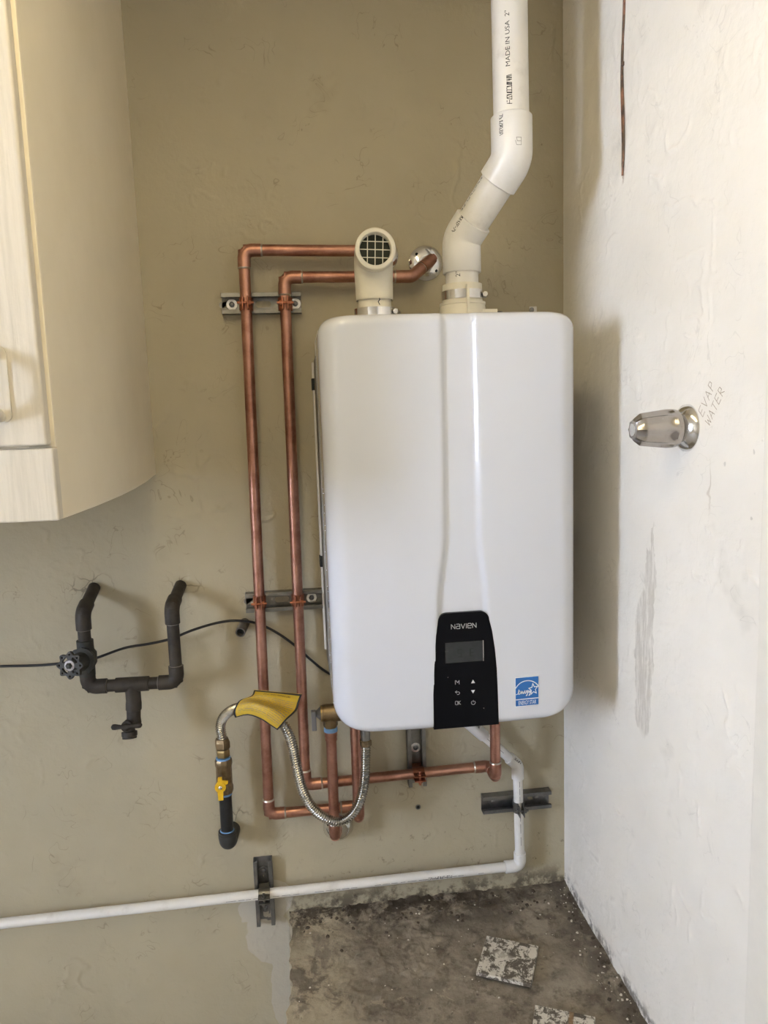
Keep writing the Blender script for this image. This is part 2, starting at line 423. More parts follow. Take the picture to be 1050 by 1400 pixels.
def on_cyl(p0, p1, r, facing, off=0.0):       # u along the pipe from p0 to p1, v around it, centred on `facing`
    p0, p1 = V(p0), V(p1); ax = (p1-p0).normalized(); f = V(facing); f = (f-ax*f.dot(ax)).normalized(); s = f.cross(ax)
    return lambda u, v: p0+ax*u+(f*cos((v+off)/r)+s*sin((v+off)/r))*(r+.0003)

# ------------------------------------------------------------------ the setting
XR, GZ, CZ = .582, -.457, 2.0
RNG = np.random.default_rng(11)
def vnoise(a, b, freq):                        # smooth lattice noise, -1..1
    T = RNG.uniform(-1, 1, (64, 64)); a = a*freq; b = b*freq
    i, j = np.floor(a).astype(int), np.floor(b).astype(int); u, v = a-i, b-j
    u = u*u*u*(u*(u*6-15)+10); v = v*v*v*(v*(v*6-15)+10); i0, i1, j0, j1 = i % 64, (i+1) % 64, j % 64, (j+1) % 64
    return (T[i0, j0]*(1-u)+T[i1, j0]*u)*(1-v)+(T[i0, j1]*(1-u)+T[i1, j1]*u)*v
def relief(a, b, holes):                       # skip-trowel plaster: soft swells, scattered curled ridges and scrapes
    wa = a+.02*vnoise(a, b, 22)+.006*vnoise(a, b, 70); wb = b+.02*vnoise(a, b, 24)+.006*vnoise(a, b, 70)
    h = .0012*vnoise(a, b, 7)+.0005*vnoise(a, b, 18)+.00022*vnoise(a, b, 60)+.00012*vnoise(a, b, 130)
    for fq, wid, amp, lo in ((13, .06, .0028, .10), (27, .08, .0020, .15), (48, .10, .0011, .2)):
        n = vnoise(wa, wb*.8, fq); m = np.clip((vnoise(a, b, fq*.45)-lo)/.15, 0, 1)*np.clip((vnoise(a, b, fq*1.3)+.25)/.3, 0, 1)
        h = h+amp*m*np.clip(1-np.abs(n)/wid, 0, 1)
    for ca, cb, r in holes:                    # broken plaster around pipes
        d = np.hypot(a-ca, b-cb)/r; k = np.clip(1.3-d, 0, 1)
        n = vnoise(wa, wb, 40); h = h+k*(.0025*np.clip(1-np.abs(n)/.16, 0, 1)-.0035*np.clip(vnoise(wa, wb, 26)-.1, 0, 1))
    return h
RELIEF = {}
def wall_height(name, a, b):
    a0, b0, sa, sb, h = RELIEF[name]; i, j = int((a-a0)/sa), int((b-b0)/sb); return .001+float(h[max(0, j-1):j+3, max(0, i-1):i+3].max())
def wall_mesh(name, mat, a0, a1, b0, b1, step, fn, holes, back):
    na, nb = int((a1-a0)/step), int((b1-b0)/step); A, B_ = np.meshgrid(np.linspace(a0, a1, na+1), np.linspace(b0, b1, nb+1))
    h = relief(A, B_, holes); RELIEF[name] = (a0, b0, (a1-a0)/na, (b1-b0)/nb, h); edge = np.minimum.reduce([A-a0, a1-A, B_-b0, b1-B_]); h = h*np.clip(edge/.01, 0, 1)
    co = fn(A, B_, h).reshape(-1, 3); k = np.arange(nb)[:, None]*(na+1)+np.arange(na)[None, :]
    q = np.stack([k, k+1, k+na+2, k+na+1], -1).reshape(-1, 4); n0 = len(co)
    x0, y0, z0, x1, y1, z1 = back
    bx = np.array([(x0,y0,z0),(x1,y0,z0),(x1,y1,z0),(x0,y1,z0),(x0,y0,z1),(x1,y0,z1),(x1,y1,z1),(x0,y1,z1)])
    bq = np.array([(0,3,2,1),(4,5,6,7),(0,1,5,4),(1,2,6,5),(2,3,7,6),(3,0,4,7)])+n0
    co = np.concatenate([co, bx]).astype(np.float32); q = np.concatenate([q, bq]).astype(np.int32); ng = len(q)-6
    me = bpy.data.meshes.new(name); me.vertices.add(len(co)); me.vertices.foreach_set('co', co.ravel())
    me.loops.add(q.size); me.loops.foreach_set('vertex_index', q.ravel()); me.polygons.add(len(q))
    me.polygons.foreach_set('loop_start', np.arange(0, q.size, 4, dtype=np.int32))
    me.polygons.foreach_set('use_smooth', np.arange(len(q)) < ng); me.update(calc_edges=True); me.validate()
    me.materials.append(M[mat]); o = bpy.data.objects.new(name, me); COL.objects.link(o); ORG[o.name] = V(); return struct(o)
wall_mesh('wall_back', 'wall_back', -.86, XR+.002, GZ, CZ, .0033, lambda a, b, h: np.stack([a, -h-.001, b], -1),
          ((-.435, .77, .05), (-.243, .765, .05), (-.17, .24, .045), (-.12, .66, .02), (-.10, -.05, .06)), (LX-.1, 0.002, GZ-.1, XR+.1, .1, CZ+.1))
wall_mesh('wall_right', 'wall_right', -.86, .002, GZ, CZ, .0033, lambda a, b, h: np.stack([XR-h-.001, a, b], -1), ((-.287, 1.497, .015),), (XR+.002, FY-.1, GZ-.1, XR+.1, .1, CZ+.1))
struct(MB().box((LX-.1, FY-.1, GZ-.1), (LX, 0, WZ0)).box((LX-.1, FY-.1, WZ1), (LX, 0, CZ+.1)).box((LX-.1, FY-.1, WZ0), (LX, WY0, WZ1)).box((LX-.1, WY1, WZ0), (LX, 0, WZ1)).build('wall_left', 'wall_far', smooth=0))  # the opening is the assumed window, unseen, that lets the daylight in
struct(MB().box((LX, FY-.1, GZ-.1), (XR, FY, CZ+.1)).build('wall_front', 'wall_far', smooth=0))
struct(MB().box((LX, FY, CZ), (XR, 0, CZ+.1)).build('ceiling', 'ceil', smooth=0))
struct(MB().box((LX, FY, GZ-.1), (XR, 0, GZ)).build('floor_lower', 'garage', smooth=0))
struct(MB().box((-9, -9, GZ-.12), (LX-.1, 1, GZ-.02)).build('ground_outside', 'garage', smooth=0))
# raised slab: a lumpy concrete top with a ragged left edge
SX0, SY0 = -.066, -.80
FT = np.random.default_rng(5).uniform(-1, 1, (64, 64))
def n2d(x, y, f):
    a, b = x*f, y*f; i, j = math.floor(a), math.floor(b); u, v = a-i, b-j; u = u*u*(3-2*u); v = v*v*(3-2*v); g_ = lambda p, q: FT[p % 64, q % 64]
    return (g_(i, j)*(1-u)+g_(i+1, j)*u)*(1-v)+(g_(i, j+1)*(1-u)+g_(i+1, j+1)*u)*v
def floor_height(x, y):
    h = .0016*n2d(x, y, 14)+.0010*n2d(x, y, 40)+.0006*n2d(x, y, 110)
    b = max(0, min(1, 1+(y+.01+.03*n2d(x, y+3, 17))/.055))      # residue against the wall foot
    h += b*(.003+.006*max(0, n2d(x, y, 32))+.005*max(0, n2d(x, y, 75)))*(1 if x < .42 else .5)
    h += max(0, 1-(XR-x)/(.03+.02*n2d(x, y, 20)))*(.002+.003*max(0, n2d(x, y, 60)))
    k = (n2d(x+2, y+1, 11)-.25 if x < .14 else n2d(x+2, y+1, 9)-.55)+.28*n2d(x, y+5, 45)+.2*n2d(x+3, y, 110)   # thin patches of old mortar left on the slab
    h += .0022*max(0, min(1, k/.12))
    return h-.012
mb = MB(); NX, NY = 190, 210; vs = []
for j in range(NY+1):
    for i in range(NX+1):
        u = i/NX; y = SY0*(1-j/NY); x = SX0+.006*n2d(y, .3, 17)+.004*n2d(y, 4.3, 60) ; x = x*(1-u)+XR*u
        vs.append((x, y, floor_height(x, y)+random.uniform(-.0006, .0006)))
fs = [(j*(NX+1)+i, j*(NX+1)+i+1, (j+1)*(NX+1)+i+1, (j+1)*(NX+1)+i) for j in range(NY) for i in range(NX)]
k = len(vs)
for j in range(NY+1): vs.append((vs[j*(NX+1)][0]+.002, vs[j*(NX+1)][1], GZ))
fs += [(j*(NX+1), (j+1)*(NX+1), k+j+1, k+j) for j in range(NY)]
k2 = len(vs)
for i in range(NX+1): vs.append((vs[i][0], SY0, GZ))
fs += [(i, k2+i, k2+i+1, i+1) for i in range(NX)]
struct(mb.add(vs, fs).build('floor_slab', 'floor', smooth=60))
# door casing board at the near end of the right wall
tr = MB(); tr.box((XR-.007, -.84, GZ), (XR+.001, -.703, CZ)).box((XR-.012, -.84, GZ), (XR-.006, -.765, CZ))
struct(tr.build('trim_1', simple('casing_paint', (.80, .76, .68), .5, var=.03), smooth=0, bevel=.002))

# ------------------------------------------------------------------ assumed ceiling batten lamp, unseen, added to warm and brighten the upper walls
lamp = thing('assumed_ceiling_lamp', (-.17, -1.3, CZ), 'assumed twin tube ceiling batten lamp, unseen, above the viewpoint', 'lamp')
MB().box((-.23, -1.86, CZ-.045), (-.11, -.74, CZ-.001)).build('housing', simple('assumed_lamp_housing_white', (.75, .75, .73), .4), lamp, 0, .004)
lm, lnt, lb = new_mat('assumed_lamp_tube'); lb.inputs['Emission Color'].default_value = (1.0, .83, .50, 1); lb.inputs['Emission Strength'].default_value = ASSUMED_LAMP
for xx in (-.205, -.135):
    MB().cyl((xx, -1.85, CZ-.068), (xx, -.75, CZ-.068), .016, seg=16).build('tube', lm, lamp)
    for yy in (-1.855, -.745): MB().box((xx-.012, yy-.008, CZ-.085), (xx+.012, yy+.008, CZ-.045)).build('tube_holder', M['white'], lamp, 0)

# ------------------------------------------------------------------ wall cabinet
CX = -.29
cab = thing('wall_cabinet', (-.8, 0, .985), 'cream painted wall cabinet with curved bottom edge hung at upper left', 'cabinet')
fn = lambda u, v, t: V((CX-t, u, v))
side = [(0, .997), (-.10, .990), (-.20, .9865), (-.30, .985), (-.45, .9855), (-.60, .988), (-.613, .9885), (-.613, 1.98), (0, 1.98)]
MB().plate(side, [], fn, .018).build('side_panel', 'cab', cab, 0, .0015)
MB().box((-1.3, -.60, 1.0), (CX-.018, -.002, 1.018)).build('bottom_panel', 'cab', cab, 0)
MB().box((-1.3, -.60, 1.018), (-1.282, -.002, 1.98)).build('side_panel', 'cab', cab, 0)
MB().box((-1.282, -.016, 1.018), (CX-.018, -.002, 1.98)).build('back_panel', 'cab', cab, 0)
MB().box((-1.3, -.632, .9885), (CX+.0005, -.6125, 1.076)).build('bottom_rail', 'cabf', cab, 0, .002, 3)
MB().box((CX-.032, -.617, 1.0765), (CX, -.6125, 1.98)).build('stile', 'cab', cab, 0, .001)
dr = MB().box((-.78, -.636, 1.0795), (CX-.0042, -.6172, 1.97)).build('door', 'cabf', cab, 0, .003, 3)
hz0, hz1, hx = 1.117, 1.187, -.338
hp = []
for i in range(32):
    a = 2*pi*i/32; hp.append((hx+.0085*cos(a), (hz0 if sin(a) < 0 else hz1)+.0085*sin(a)))
MB().plate(hp, [], lambda u, v, t: V((u, -.636-t, v)), .0025).build('handle_plate', 'cabf', dr, 30, .001)
MB().tube(spline([(hx-.004, -.637, hz0-.003), (hx-.004, -.655, hz0+.006), (hx-.004, -.664, hz0+.02), (hx-.004, -.666, (hz0+hz1)/2), (hx-.004, -.664, hz1-.02), (hx-.004, -.655, hz1-.006), (hx-.004, -.637, hz1+.003)], 5), .0062, 12).build('handle', 'cabf', dr, 50)

# ------------------------------------------------------------------ water heater
HXL, HXR, HZB, HZT, HY = .043, .478, .557, 1.264, -.36
HXC = (HXL+HXR)/2
heater = thing('water_heater', (HXC, -.18, HZB), 'white tankless gas water heater with black control panel hung on the back wall', 'water heater')
def interp(tab, z):
    for (a, b), (c, d) in zip(tab, tab[1:]):
        if (a-z)*(c-z) <= 0:
            t = (z-a)/(c-a); t = t*t*(3-2*t) if abs(d-b) > .003 else t; return b+(d-b)*t
    return tab[0][1] if abs(z-tab[0][0]) < abs(z-tab[-1][0]) else tab[-1][1]
GL = [(p.z, p.x) for p in (P(600, 429, HY), P(603.5, 600, HY), P(604.5, 725, HY), P(596, 835, HY), P(592, 1003, HY))]
GR = [(p.z, p.x) for p in (P(653, 429, HY), P(657, 600, HY), P(660, 725, HY), P(670, 835, HY), P(682, 1003, HY))]
sst = lambda t: (lambda q: q*q*(3-2*q))(max(0, min(1, t)))
def cover_y(x, z):
    g = sst((x-interp(GL, z))/.011)*sst((interp(GR, z)-x)/.011)
    return HY+.010*((x-HXC)/((HXR-HXL)/2))**2+.0075*g
def half_round(d, r, depth): return 0 if d >= r else depth*(1-sqrt(max(0, 1-(1-d/r)**2)))
RT, RB = .030, .048
def xins(z):                                   # outline inset from rounded corners
    if z > HZT-RT: q = (z-(HZT-RT))/RT; return RT*(1-sqrt(max(0, 1-q*q)))
    if z < HZB+RB: q = ((HZB+RB)-z)/RB; return RB*(1-sqrt(max(0, 1-q*q)))
    return 0
def dens(n, e, k=10):                          # 0..1 samples, dense at both ends
    a = [e*(1-cos(pi/2*i/k)) for i in range(k+1)]
    return a+[e+(1-2*e)*i/n for i in range(1, n)]+[1-t for t in reversed(a)]
us = dens(110, .09, 12); zs = dens(130, .05, 14); vs = []; nu = len(us)
for tz in zs:
    z = HZB+(HZT-HZB)*tz; i0 = xins(z); a, b = HXL+i0, HXR-i0
    for t in us:
        x = a+(b-a)*t
        y = cover_y(x, z)+half_round(min(x-a, b-x), .034, .034)+half_round(min(z-HZB, HZT-z), .016, .016)
        vs.append((x, min(y, -.30), z))
fs = [(j*nu+i, j*nu+i+1, (j+1)*nu+i+1, (j+1)*nu+i) for j in range(len(zs)-1) for i in range(nu-1)]
loop = [i for i in range(nu)]+[j*nu+nu-1 for j in range(1, len(zs))]+[(len(zs)-1)*nu+i for i in range(nu-2, -1, -1)]+[j*nu for j in range(len(zs)-2, 0, -1)]
prev = loop; 
for yy, sh in ((-.25, 0), (-.205, 0), (-.203, .004)):
    k = len(vs)
    for i in loop:
        x, y, z = vs[i]; vs.append((x+(HXC-x)*sh, yy, z+((HZB+HZT)/2-z)*sh))
    cur = list(range(k, k+len(loop))); n = len(loop)
    fs += [(prev[i], cur[i], cur[(i+1) % n], prev[(i+1) % n]) for i in range(n)]; prev = cur
MB().add(vs, fs).build('front_cover', 'cover', heater, 70)
MB().box((HXL+.004, -.206, HZB+.006), (HXR-.004, -.014, HZT-.006)).build('case', 'case', heater, 0, .004)
for y0, y1, dx in ((-.185, -.176, .0035), (-.06, -.052, .004), (-.022, -.012, .008)):
    MB().box((HXL+.004-dx, y0, HZB+.05), (HXL+.006, y1, HZT-.05)).build('side_flange', 'case', heater, 0, .001)
MB().box((HXL-.001, -.172, HZB+.05), (HXL+.005, -.064, HZT-.05)).build('side_plate', 'zinc', heater, 0, .001, label='bare metal plate along the left side of the case')
for z in (.80, 1.17): MB().box((HXL-.006, -.024, z-.012), (HXL+.004, -.008, z+.012)).build('clip', 'dark', heater, 0, .001)
MB().box((.06, -.014, HZT-.05), (.46, -.0005, HZT-.004)).build('mounting_bracket', 'zinc', heater, 0, .002)
# control panel
pc = []
def qx(px, py): p = P(px, py, HY); return (p.x, p.z)
for c, a0 in ((qx(657, 848), 0), (qx(611, 851), 90)):
    for i in range(9):
        a = radians(a0+90*i/8); pc.append((c[0]+.0155*cos(a), c[1]+.0155*sin(a)))
pc += [qx(596, 870), qx(594, 905), qx(592.5, 950)]
x0 = qx(592.5, 950)[0]; pc += [(x0-.0005, HZB+.002), (qx(681, 950)[0]+.001, HZB+.002)]
pc += [qx(681, 950), qx(679.5, 915), qx(677, 888), qx(673, 862)]
PY = HY+.0005
panel = MB().plate(pc, [], lambda u, v, t: V((u, PY+t, v)), .016).build('control_panel', 'panel', heater, 30, .0022, 3)
def oq(px, py, dy=.0006): p = P(px, py, PY); return V((p.x, PY-dy, p.z))
def quad_map(o, ux, uz): return lambda u, v: V((o.x+u*ux, o.y, o.z+v*uz))
def flat(px, py): o = oq(px, py); return lambda u, v: V((o.x+u, o.y, o.z+v))
PXM = (P(700, 900, PY)-P(600, 900, PY)).x/100    # metres per pixel on the panel
# logo letters
GLY = {'N': [[(0, 0), (0, 1), (.8, 0), (.8, 1)]], 'a': [[(.05, 1), (.65, 1), (.8, .85), (.8, 0), (.12, 0), (0, .12), (0, .42), (.12, .55), (.8, .55)]],
       'V': [[(0, 1), (.42, 0), (.84, 1)]], 'I': [[(.1, 0), (.1, 1)]], 'e': [[(.75, 0), (.12, 0), (0, .14), (0, .86), (.12, 1), (.68, 1), (.8, .86), (.8, .5), (0, .5)]]}
lg = MB(); f = flat(617, 860); x = 0; hgt = 6.2*PXM
for ch, adv in zip('NaVIeN', (1.1, 1.08, 1.06, .42, 1.08, 1)):
    for pl in GLY[ch]: ribbon(lg, [((x+a)*hgt*.98, b*hgt) for a, b in pl], .0009, f)
    x += adv
lg.build('logo', 'print', panel, 0)
a, b = oq(608.5, 879), oq(661, 903)
lcd = MB().plate([(a.x, b.z), (b.x, b.z), (b.x, a.z), (a.x, a.z)], [], lambda u, v, t: V((u, PY-.0008+t, v)), .0006).build('display', 'lcd', panel, 0)
MB().box((b.x-.0008, PY-.0012, b.z-.0003), (b.x+.0004, PY+.0005, a.z)).build('bezel_edge', 'alu', panel, 0)  # right bezel edge only, its highlight line put into the pale colour
sg = MB(); f2 = (lambda o: (lambda u, v: V((o.x+u, o.y-.0004, o.z+v))))(oq(626, 898))
for dx, segs in ((0, 'afgcd'), (.0165, 'bc'), (.021, 'afged')):
    SG = {'a': [(0, 2), (1, 2)], 'b': [(1, 1), (1, 2)], 'c': [(1, 0), (1, 1)], 'd': [(0, 0), (1, 0)], 'e': [(0, 0), (0, 1)], 'f': [(0, 1), (0, 2)], 'g': [(0, 1), (1, 1)]}
    for s_ in segs: ribbon(sg, [(dx+p*.006, q*.0065) for p, q in SG[s_]], .0012, f2)
sg.build('display_digits', 'lcdd', panel, 0)
def key(name, fnb, mat='print'):
    m_ = MB(); fnb(m_); m_.build(name, mat, panel, 0)
u = PXM
key('menu_symbol', lambda m_: [ribbon(m_, pl, .0008, flat(622.5, 935.5)) for pl in ([(0, 0), (0, 5*u), (1.2*u, 5*u)], [(1.6*u, 4.6*u), (3*u, 2*u), (5.2*u, 5*u), (5.2*u, 0)])])
key('back_symbol', lambda m_: [ribbon(m_, pl, .0008, flat(622.5, 949)) for pl in ([(2*u, 4.6*u), (0, 3*u), (2*u, 1.4*u)], [(0, 3*u), (4.5*u, 3*u), (5.8*u, 2*u), (5.8*u, .5*u), (4.5*u, -.6*u), (2.4*u, -.6*u)])])
key('ok_symbol', lambda m_: [ribbon(m_, pl, .0008, flat(622.5, 963.5)) for pl in ([(.6*u, 0), (0, 1*u), (0, 4.2*u), (.6*u, 5*u), (2.6*u, 5*u), (3.3*u, 4.2*u), (3.3*u, 1*u), (2.6*u, 0), (.6*u, 0)], [(4.4*u, 0), (4.4*u, 5*u)], [(7*u, 5*u), (4.6*u, 2.5*u), (7.2*u, 0)])])
key('up_symbol', lambda m_: m_.add([flat(644, 934)(a_, b_) for a_, b_ in ((0, 0), (5.4*u, 0), (2.7*u, 4.8*u))], [(0, 1, 2)]), 'printl')
key('down_symbol', lambda m_: m_.add([flat(644, 948)(a_, b_) for a_, b_ in ((0, 4.6*u), (5.4*u, 4.6*u), (2.7*u, 0))], [(0, 1, 2)]), 'printl')
key('power_symbol', lambda m_: [ribbon(m_, [(2.7*u*sin(radians(t)), 2.7*u*cos(radians(t))) for t in range(40, 321, 20)], .0008, flat(647, 960.5)), ribbon(m_, [(0, 1*u), (0, 3.2*u)], .0008, flat(647, 960.5))])
for px_, py_ in ((612, 926), (661, 968)): key('status_light', lambda m_: ribbon(m_, [(0, 0), (.0009, 0)], .0009, flat(px_, py_)), 'alu')
# energy sticker
sy = cover_y(P(720, 944, HY).x, P(720, 944, HY).z)-.0006
a, b = P(704.5, 927, sy), P(736.5, 963, sy)
stk = MB().plate([(a.x-.0008, b.z-.0008), (b.x+.0008, b.z-.0008), (b.x+.0008, a.z+.0008), (a.x-.0008, a.z+.0008)], [], lambda u, v, t: V((u, sy+t+(-.0006 if u < .38 else .0012), v)), .0012).build('sticker', 'white', heater, 0, label='blue and white energy rating sticker')
W_, H_ = b.x-a.x, a.z-b.z
def st(u, v, dy=.0005): return V((a.x+u*W_, sy-dy+(-.0006+.0018*u), b.z+v*H_))
m_ = MB(); m_.add([st(0, .25), st(1, .25), st(1, 1), st(0, 1)], [(0, 1, 2, 3)]); m_.add([st(0, 0), st(1, 0), st(1, .215), st(0, .215)], [(0, 1, 2, 3)])
m_.build('sticker_field', 'blue', stk, 0)
m_ = MB(); s1 = lambda u, v: st(u, v, .0009)
ribbon(m_, [(.5+.56*cos(radians(t)), .44+.44*sin(radians(t))) for t in range(25, 156, 6)], .035, s1)
star = []
for i in range(11):
    t = radians(90+36*i+6); rr = .215 if i % 2 == 0 else .095; star.append((.77+rr*cos(t)*.95, .56+rr*sin(t)*.95))
ribbon(m_, star, .03, s1)
ribbon(m_, [(.02, .42), (.10, .44), (.17, .53), (.14, .58), (.11, .50), (.13, .42), (.20, .44), (.24, .53), (.26, .43), (.30, .52), (.33, .43), (.36, .47), (.40, .54), (.38, .47), (.42, .43), (.46, .53), (.49, .50), (.52, .54), (.47, .45), (.53, .53), (.50, .36), (.45, .35), (.55, .46), (.57, .53), (.60, .45), (.65, .55), (.62, .36), (.57, .35), (.68, .50)], .026, s1)
letters(m_, 'ENERGY STAR', .205, lambda u, v: s1(.5+u, .04+v), 'CENTER', .60)
m_.build('sticker_print', 'white', stk, 0)
# collars on top
IX, IY = P(512, 405, -.18).x, -.18
EX = P(632, 400, -.18).x
m_ = MB().lathe([(0, .040), (.010, .040), (.012, .0375), (.026, .037), (.026, .036), (.028, .036), (.028, .0305), (.0, .0305)], (IX, IY, HZT-.008), (0, 0, 1), 40); m_.build('intake_collar', 'pvcc', heater, 40)
m_ = MB().cyl((IX-.02, IY-.046, HZT+.0055), (IX-.02, IY-.034, HZT+.0055), .0085).box((IX-.029, IY-.040, HZT-.012), (IX-.011, IY-.034, HZT+.006)); m_.build('screw_boss', 'pvcc', heater, 40)
def screw(mb, c, d, r, slot=True):
    d = V(d).normalized(); mb.lathe([(0, r), (r*.35, r*.95), (r*.6, r*.6)], c, d, 14)
    return mb
screw(MB(), (IX-.02, IY-.046, HZT+.0055), (0, -1, 0), .0055).build('screw', 'zinc', heater, 40)
m_ = MB().lathe([(0, .047), (.004, .047), (.042, .0415), (.043, .0425), (.047, .0425), (.047, .037), (.080, .0365), (.080, .0305), (0, .0305)], (EX, IY, HZT-.008), (0, 0, 1), 40)
m_.box((EX-.002, IY-.0475, HZT-.006), (EX+.002, IY-.040, HZT+.066)); m_.box((EX+.03, IY-.03, HZT-.006), (EX+.058, IY-.01, HZT+.024)); m_.build('exhaust_collar', 'pvcc', heater, 40)
MB().lathe([(0, .012), (.018, .012), (.022, .008)], (EX+.062, IY-.02, HZT-.002), (0, 0, 1), 20).build('port_cap', 'plug', heater, 40)
c = P(726.5, 424, -.10); MB().box((c.x-.004, -.101, HZT-.02), (c.x+.011, -.098, c.z+.007)).build('mounting_tab', 'case', heater, 0, .001)
screw(MB(), (c.x, -.101, c.z), (0, -1, 0), .0052).build('screw', 'zinc', heater, 40)
def hose_clamp(nm, x, y, z0, z1, r, ang, parent):
    cl = MB().lathe([(0, r), (0, r+.0012), (z1-z0, r+.0012), (z1-z0, r)], (x, y, z0), (0, 0, 1), 40).build(nm, 'chrome', parent, 40)
    d = V((cos(ang), sin(ang), 0)); t = V((-d.y, d.x, 0)); c = V((x, y, (z0+z1)/2))+d*(r+.004)
    MB().cyl(c-t*.011, c+t*.008, .0045, seg=12).build('worm_housing', 'zincd', cl, 40)
    MB().cyl(c-t*.017, c-t*.011, .0050, seg=6).build('worm_screw', 'steel', cl, 40)
hose_clamp('hose_clamp', IX, IY, HZT+.016, HZT+.031, .0375, radians(-18), heater)
hose_clamp('hose_clamp', EX, IY, HZT+.044, HZT+.060, .0375, radians(-12), heater)

# ------------------------------------------------------------------ exhaust vent pipe
vent = thing('exhaust_vent_pipe', (EX, IY, HZT+.02), 'white plastic exhaust vent pipe bending up from the water heater', 'vent pipe')
B0 = V((EX, IY, HZT+.03)); B1 = V((EX, IY, P(632, 328, IY).z)); 
VY = -.262; B2 = P(700, 219, VY); B3 = V((B2.x-.004, B2.y, CZ))
n1 = (B2-B1).normalized()
PR, FR = .0302, .0352
MB().cyl(B0, B1-V((0, 0, .03)), PR, seg=40).build('pipe', 'pvcp', vent)
sp_ = MB().cyl(B1+n1*.02, B2-n1*.02, PR, seg=40).build('pipe', 'pvcp', vent)
up_ = MB().cyl(B2+(B3-B2).normalized()*.05, B3, PR, seg=40).build('pipe', 'pvcp', vent)
def fitting(pts, r, name, mat, parent, rbend, lip=.0015, seg=40):
    path = fillet(pts, rbend, 14); n = len(path)
    path = [path[0], path[0].lerp(path[1], .03)]+path[1:-1]+[path[-2].lerp(path[-1], .97), path[-1]]
    n = len(path); rad = [r-lip, r]+[r]*(n-4)+[r, r-lip]
    return MB().tube(path, rad, seg).build(name, mat, parent, 50)
z1_ = V((0, 0, 1)); n2 = (B3-B2).normalized()
e1 = fitting([B1-z1_*.060, B1, B1+n1*.040], FR, 'elbow', 'pvc', vent, .035)
e2 = fitting([B2-n1*.043, B2, B2+n2*.070], FR, 'elbow', 'pvc', vent, .04)
fx = on_cyl(B2+n2*.068, B3, PR, V((-.32, -1, 0)))
m_ = MB(); letters(m_, 'MADE IN USA  2"', .0105, lambda u, v: fx(u+.070, v), squash=1.1); m_.build('print', 'ink', up_, 0)
m_ = MB(); smudge_glyphs(m_, 14, .008, .0033, lambda u, v: fx(u+.012, v-.002), .0011); m_.build('print', 'ink', up_, 0)
fy = on_cyl(B2+n2*.02, B3, FR, V((-.86, -1, 0))); m_ = MB(); smudge_glyphs(m_, 8, .006, .0042, lambda u, v: fy(u+.012, v), .001); m_.build('print', 'ink', e2, 0)
fy = on_cyl(B2+n2*.002, B3, FR, V((.05, -1, 0))); m_ = MB(); ribbon(m_, [(.012, .006), (.005, .004), (.005, -.004), (.017, -.004), (.017, .004), (.011, .003), (.011, -.004)], .0007, lambda u, v: fy(u+.006, v)); m_.build('moulded_mark', 'inkg', e2, 0)
fy = on_cyl(B1+n1*.002, B2, FR, V((-.75, -.8, 0))); m_ = MB(); smudge_glyphs(m_, 8, .006, .004, lambda u, v: fy(u+.008, v), .001); m_.build('print', 'ink', e1, 0)
fy = on_cyl(B1+n1*.04, B2, PR, V((-1, -.35, .3))); m_ = MB(); smudge_glyphs(m_, 9, .005, .0075, lambda u, v: fy(u+.004, v), .0009); m_.build('print', 'ink', sp_, 0)
fy = on_cyl(B0, B1, PR, V((-.35, -1, 0))); m_ = MB(); letters(m_, '2"', .012, lambda u, v: fy(u+.052, v)); m_.build('print', 'ink', vent, 0)

# ------------------------------------------------------------------ air intake elbow
inz = P(516, 338, -.247).z
intake = thing('air_intake_elbow', (IX, IY, HZT+.02), 'white plastic intake elbow with square grille opening beside the vent pipe', 'vent elbow')
MB().cyl((IX, IY, HZT+.022), (IX, IY, HZT+.06), PR, seg=40).build('stub_pipe', 'pvcc', intake)
fd = V((-.04, -1, -.02)).normalized()
C0 = V((IX, IY, inz))
path = fillet([V((IX, IY, HZT+.046)), C0, C0+fd*.058], .030, 12)
n = len(path)
MB().tube(path, [FR-.0015]+[FR]*(n-1), 44, caps=False).build('elbow', 'pvcc', intake, 50)
O_ = C0+fd*.058
MB().lathe([(-.012, FR), (.003, FR), (.0045, FR-.002), (.0045, .0285), (.002, .0272), (-.03, .0272), (-.03, FR-.003)], O_, fd, 44, closed=True).build('rim', 'pvcc', intake, 35)
MB().lathe([(0, .0272), (.002, .0272)], O_-fd*.018, fd, 40).build('shaded_interior', 'bore_shade', intake, 35)  # dark disc in the bore, painted as the shade inside the elbow
gu = fd.cross(V((0, 0, 1))).normalized(); gv = gu.cross(fd)
rot = radians(2.5); gu, gv = gu*cos(rot)+gv*sin(rot), gv*cos(rot)-gu*sin(rot)
for k in (-1, 0, 1):
    h_ = sqrt(.0275**2-(k*.0135)**2)
    for A, B in ((gu, gv), (gv, gu)):
        MB().cyl(O_-fd*.004+A*k*.0135-B*h_, O_-fd*.004+A*k*.0135+B*h_, .0008, seg=6).build('grille_bar', 'pvcc', intake)
fy = on_cyl(V((IX, IY, HZT+.022)), V((IX, IY, HZT+.06)), PR, V((.15, -1, 0)))
m_ = MB(); ribbon(m_, [(.027, 0), (.022, -.0015), (.018, .0015), (.013, -.001)], .0016, lambda u, v: fy(u, v)); m_.build('pen_mark', 'ink', intake, 0)

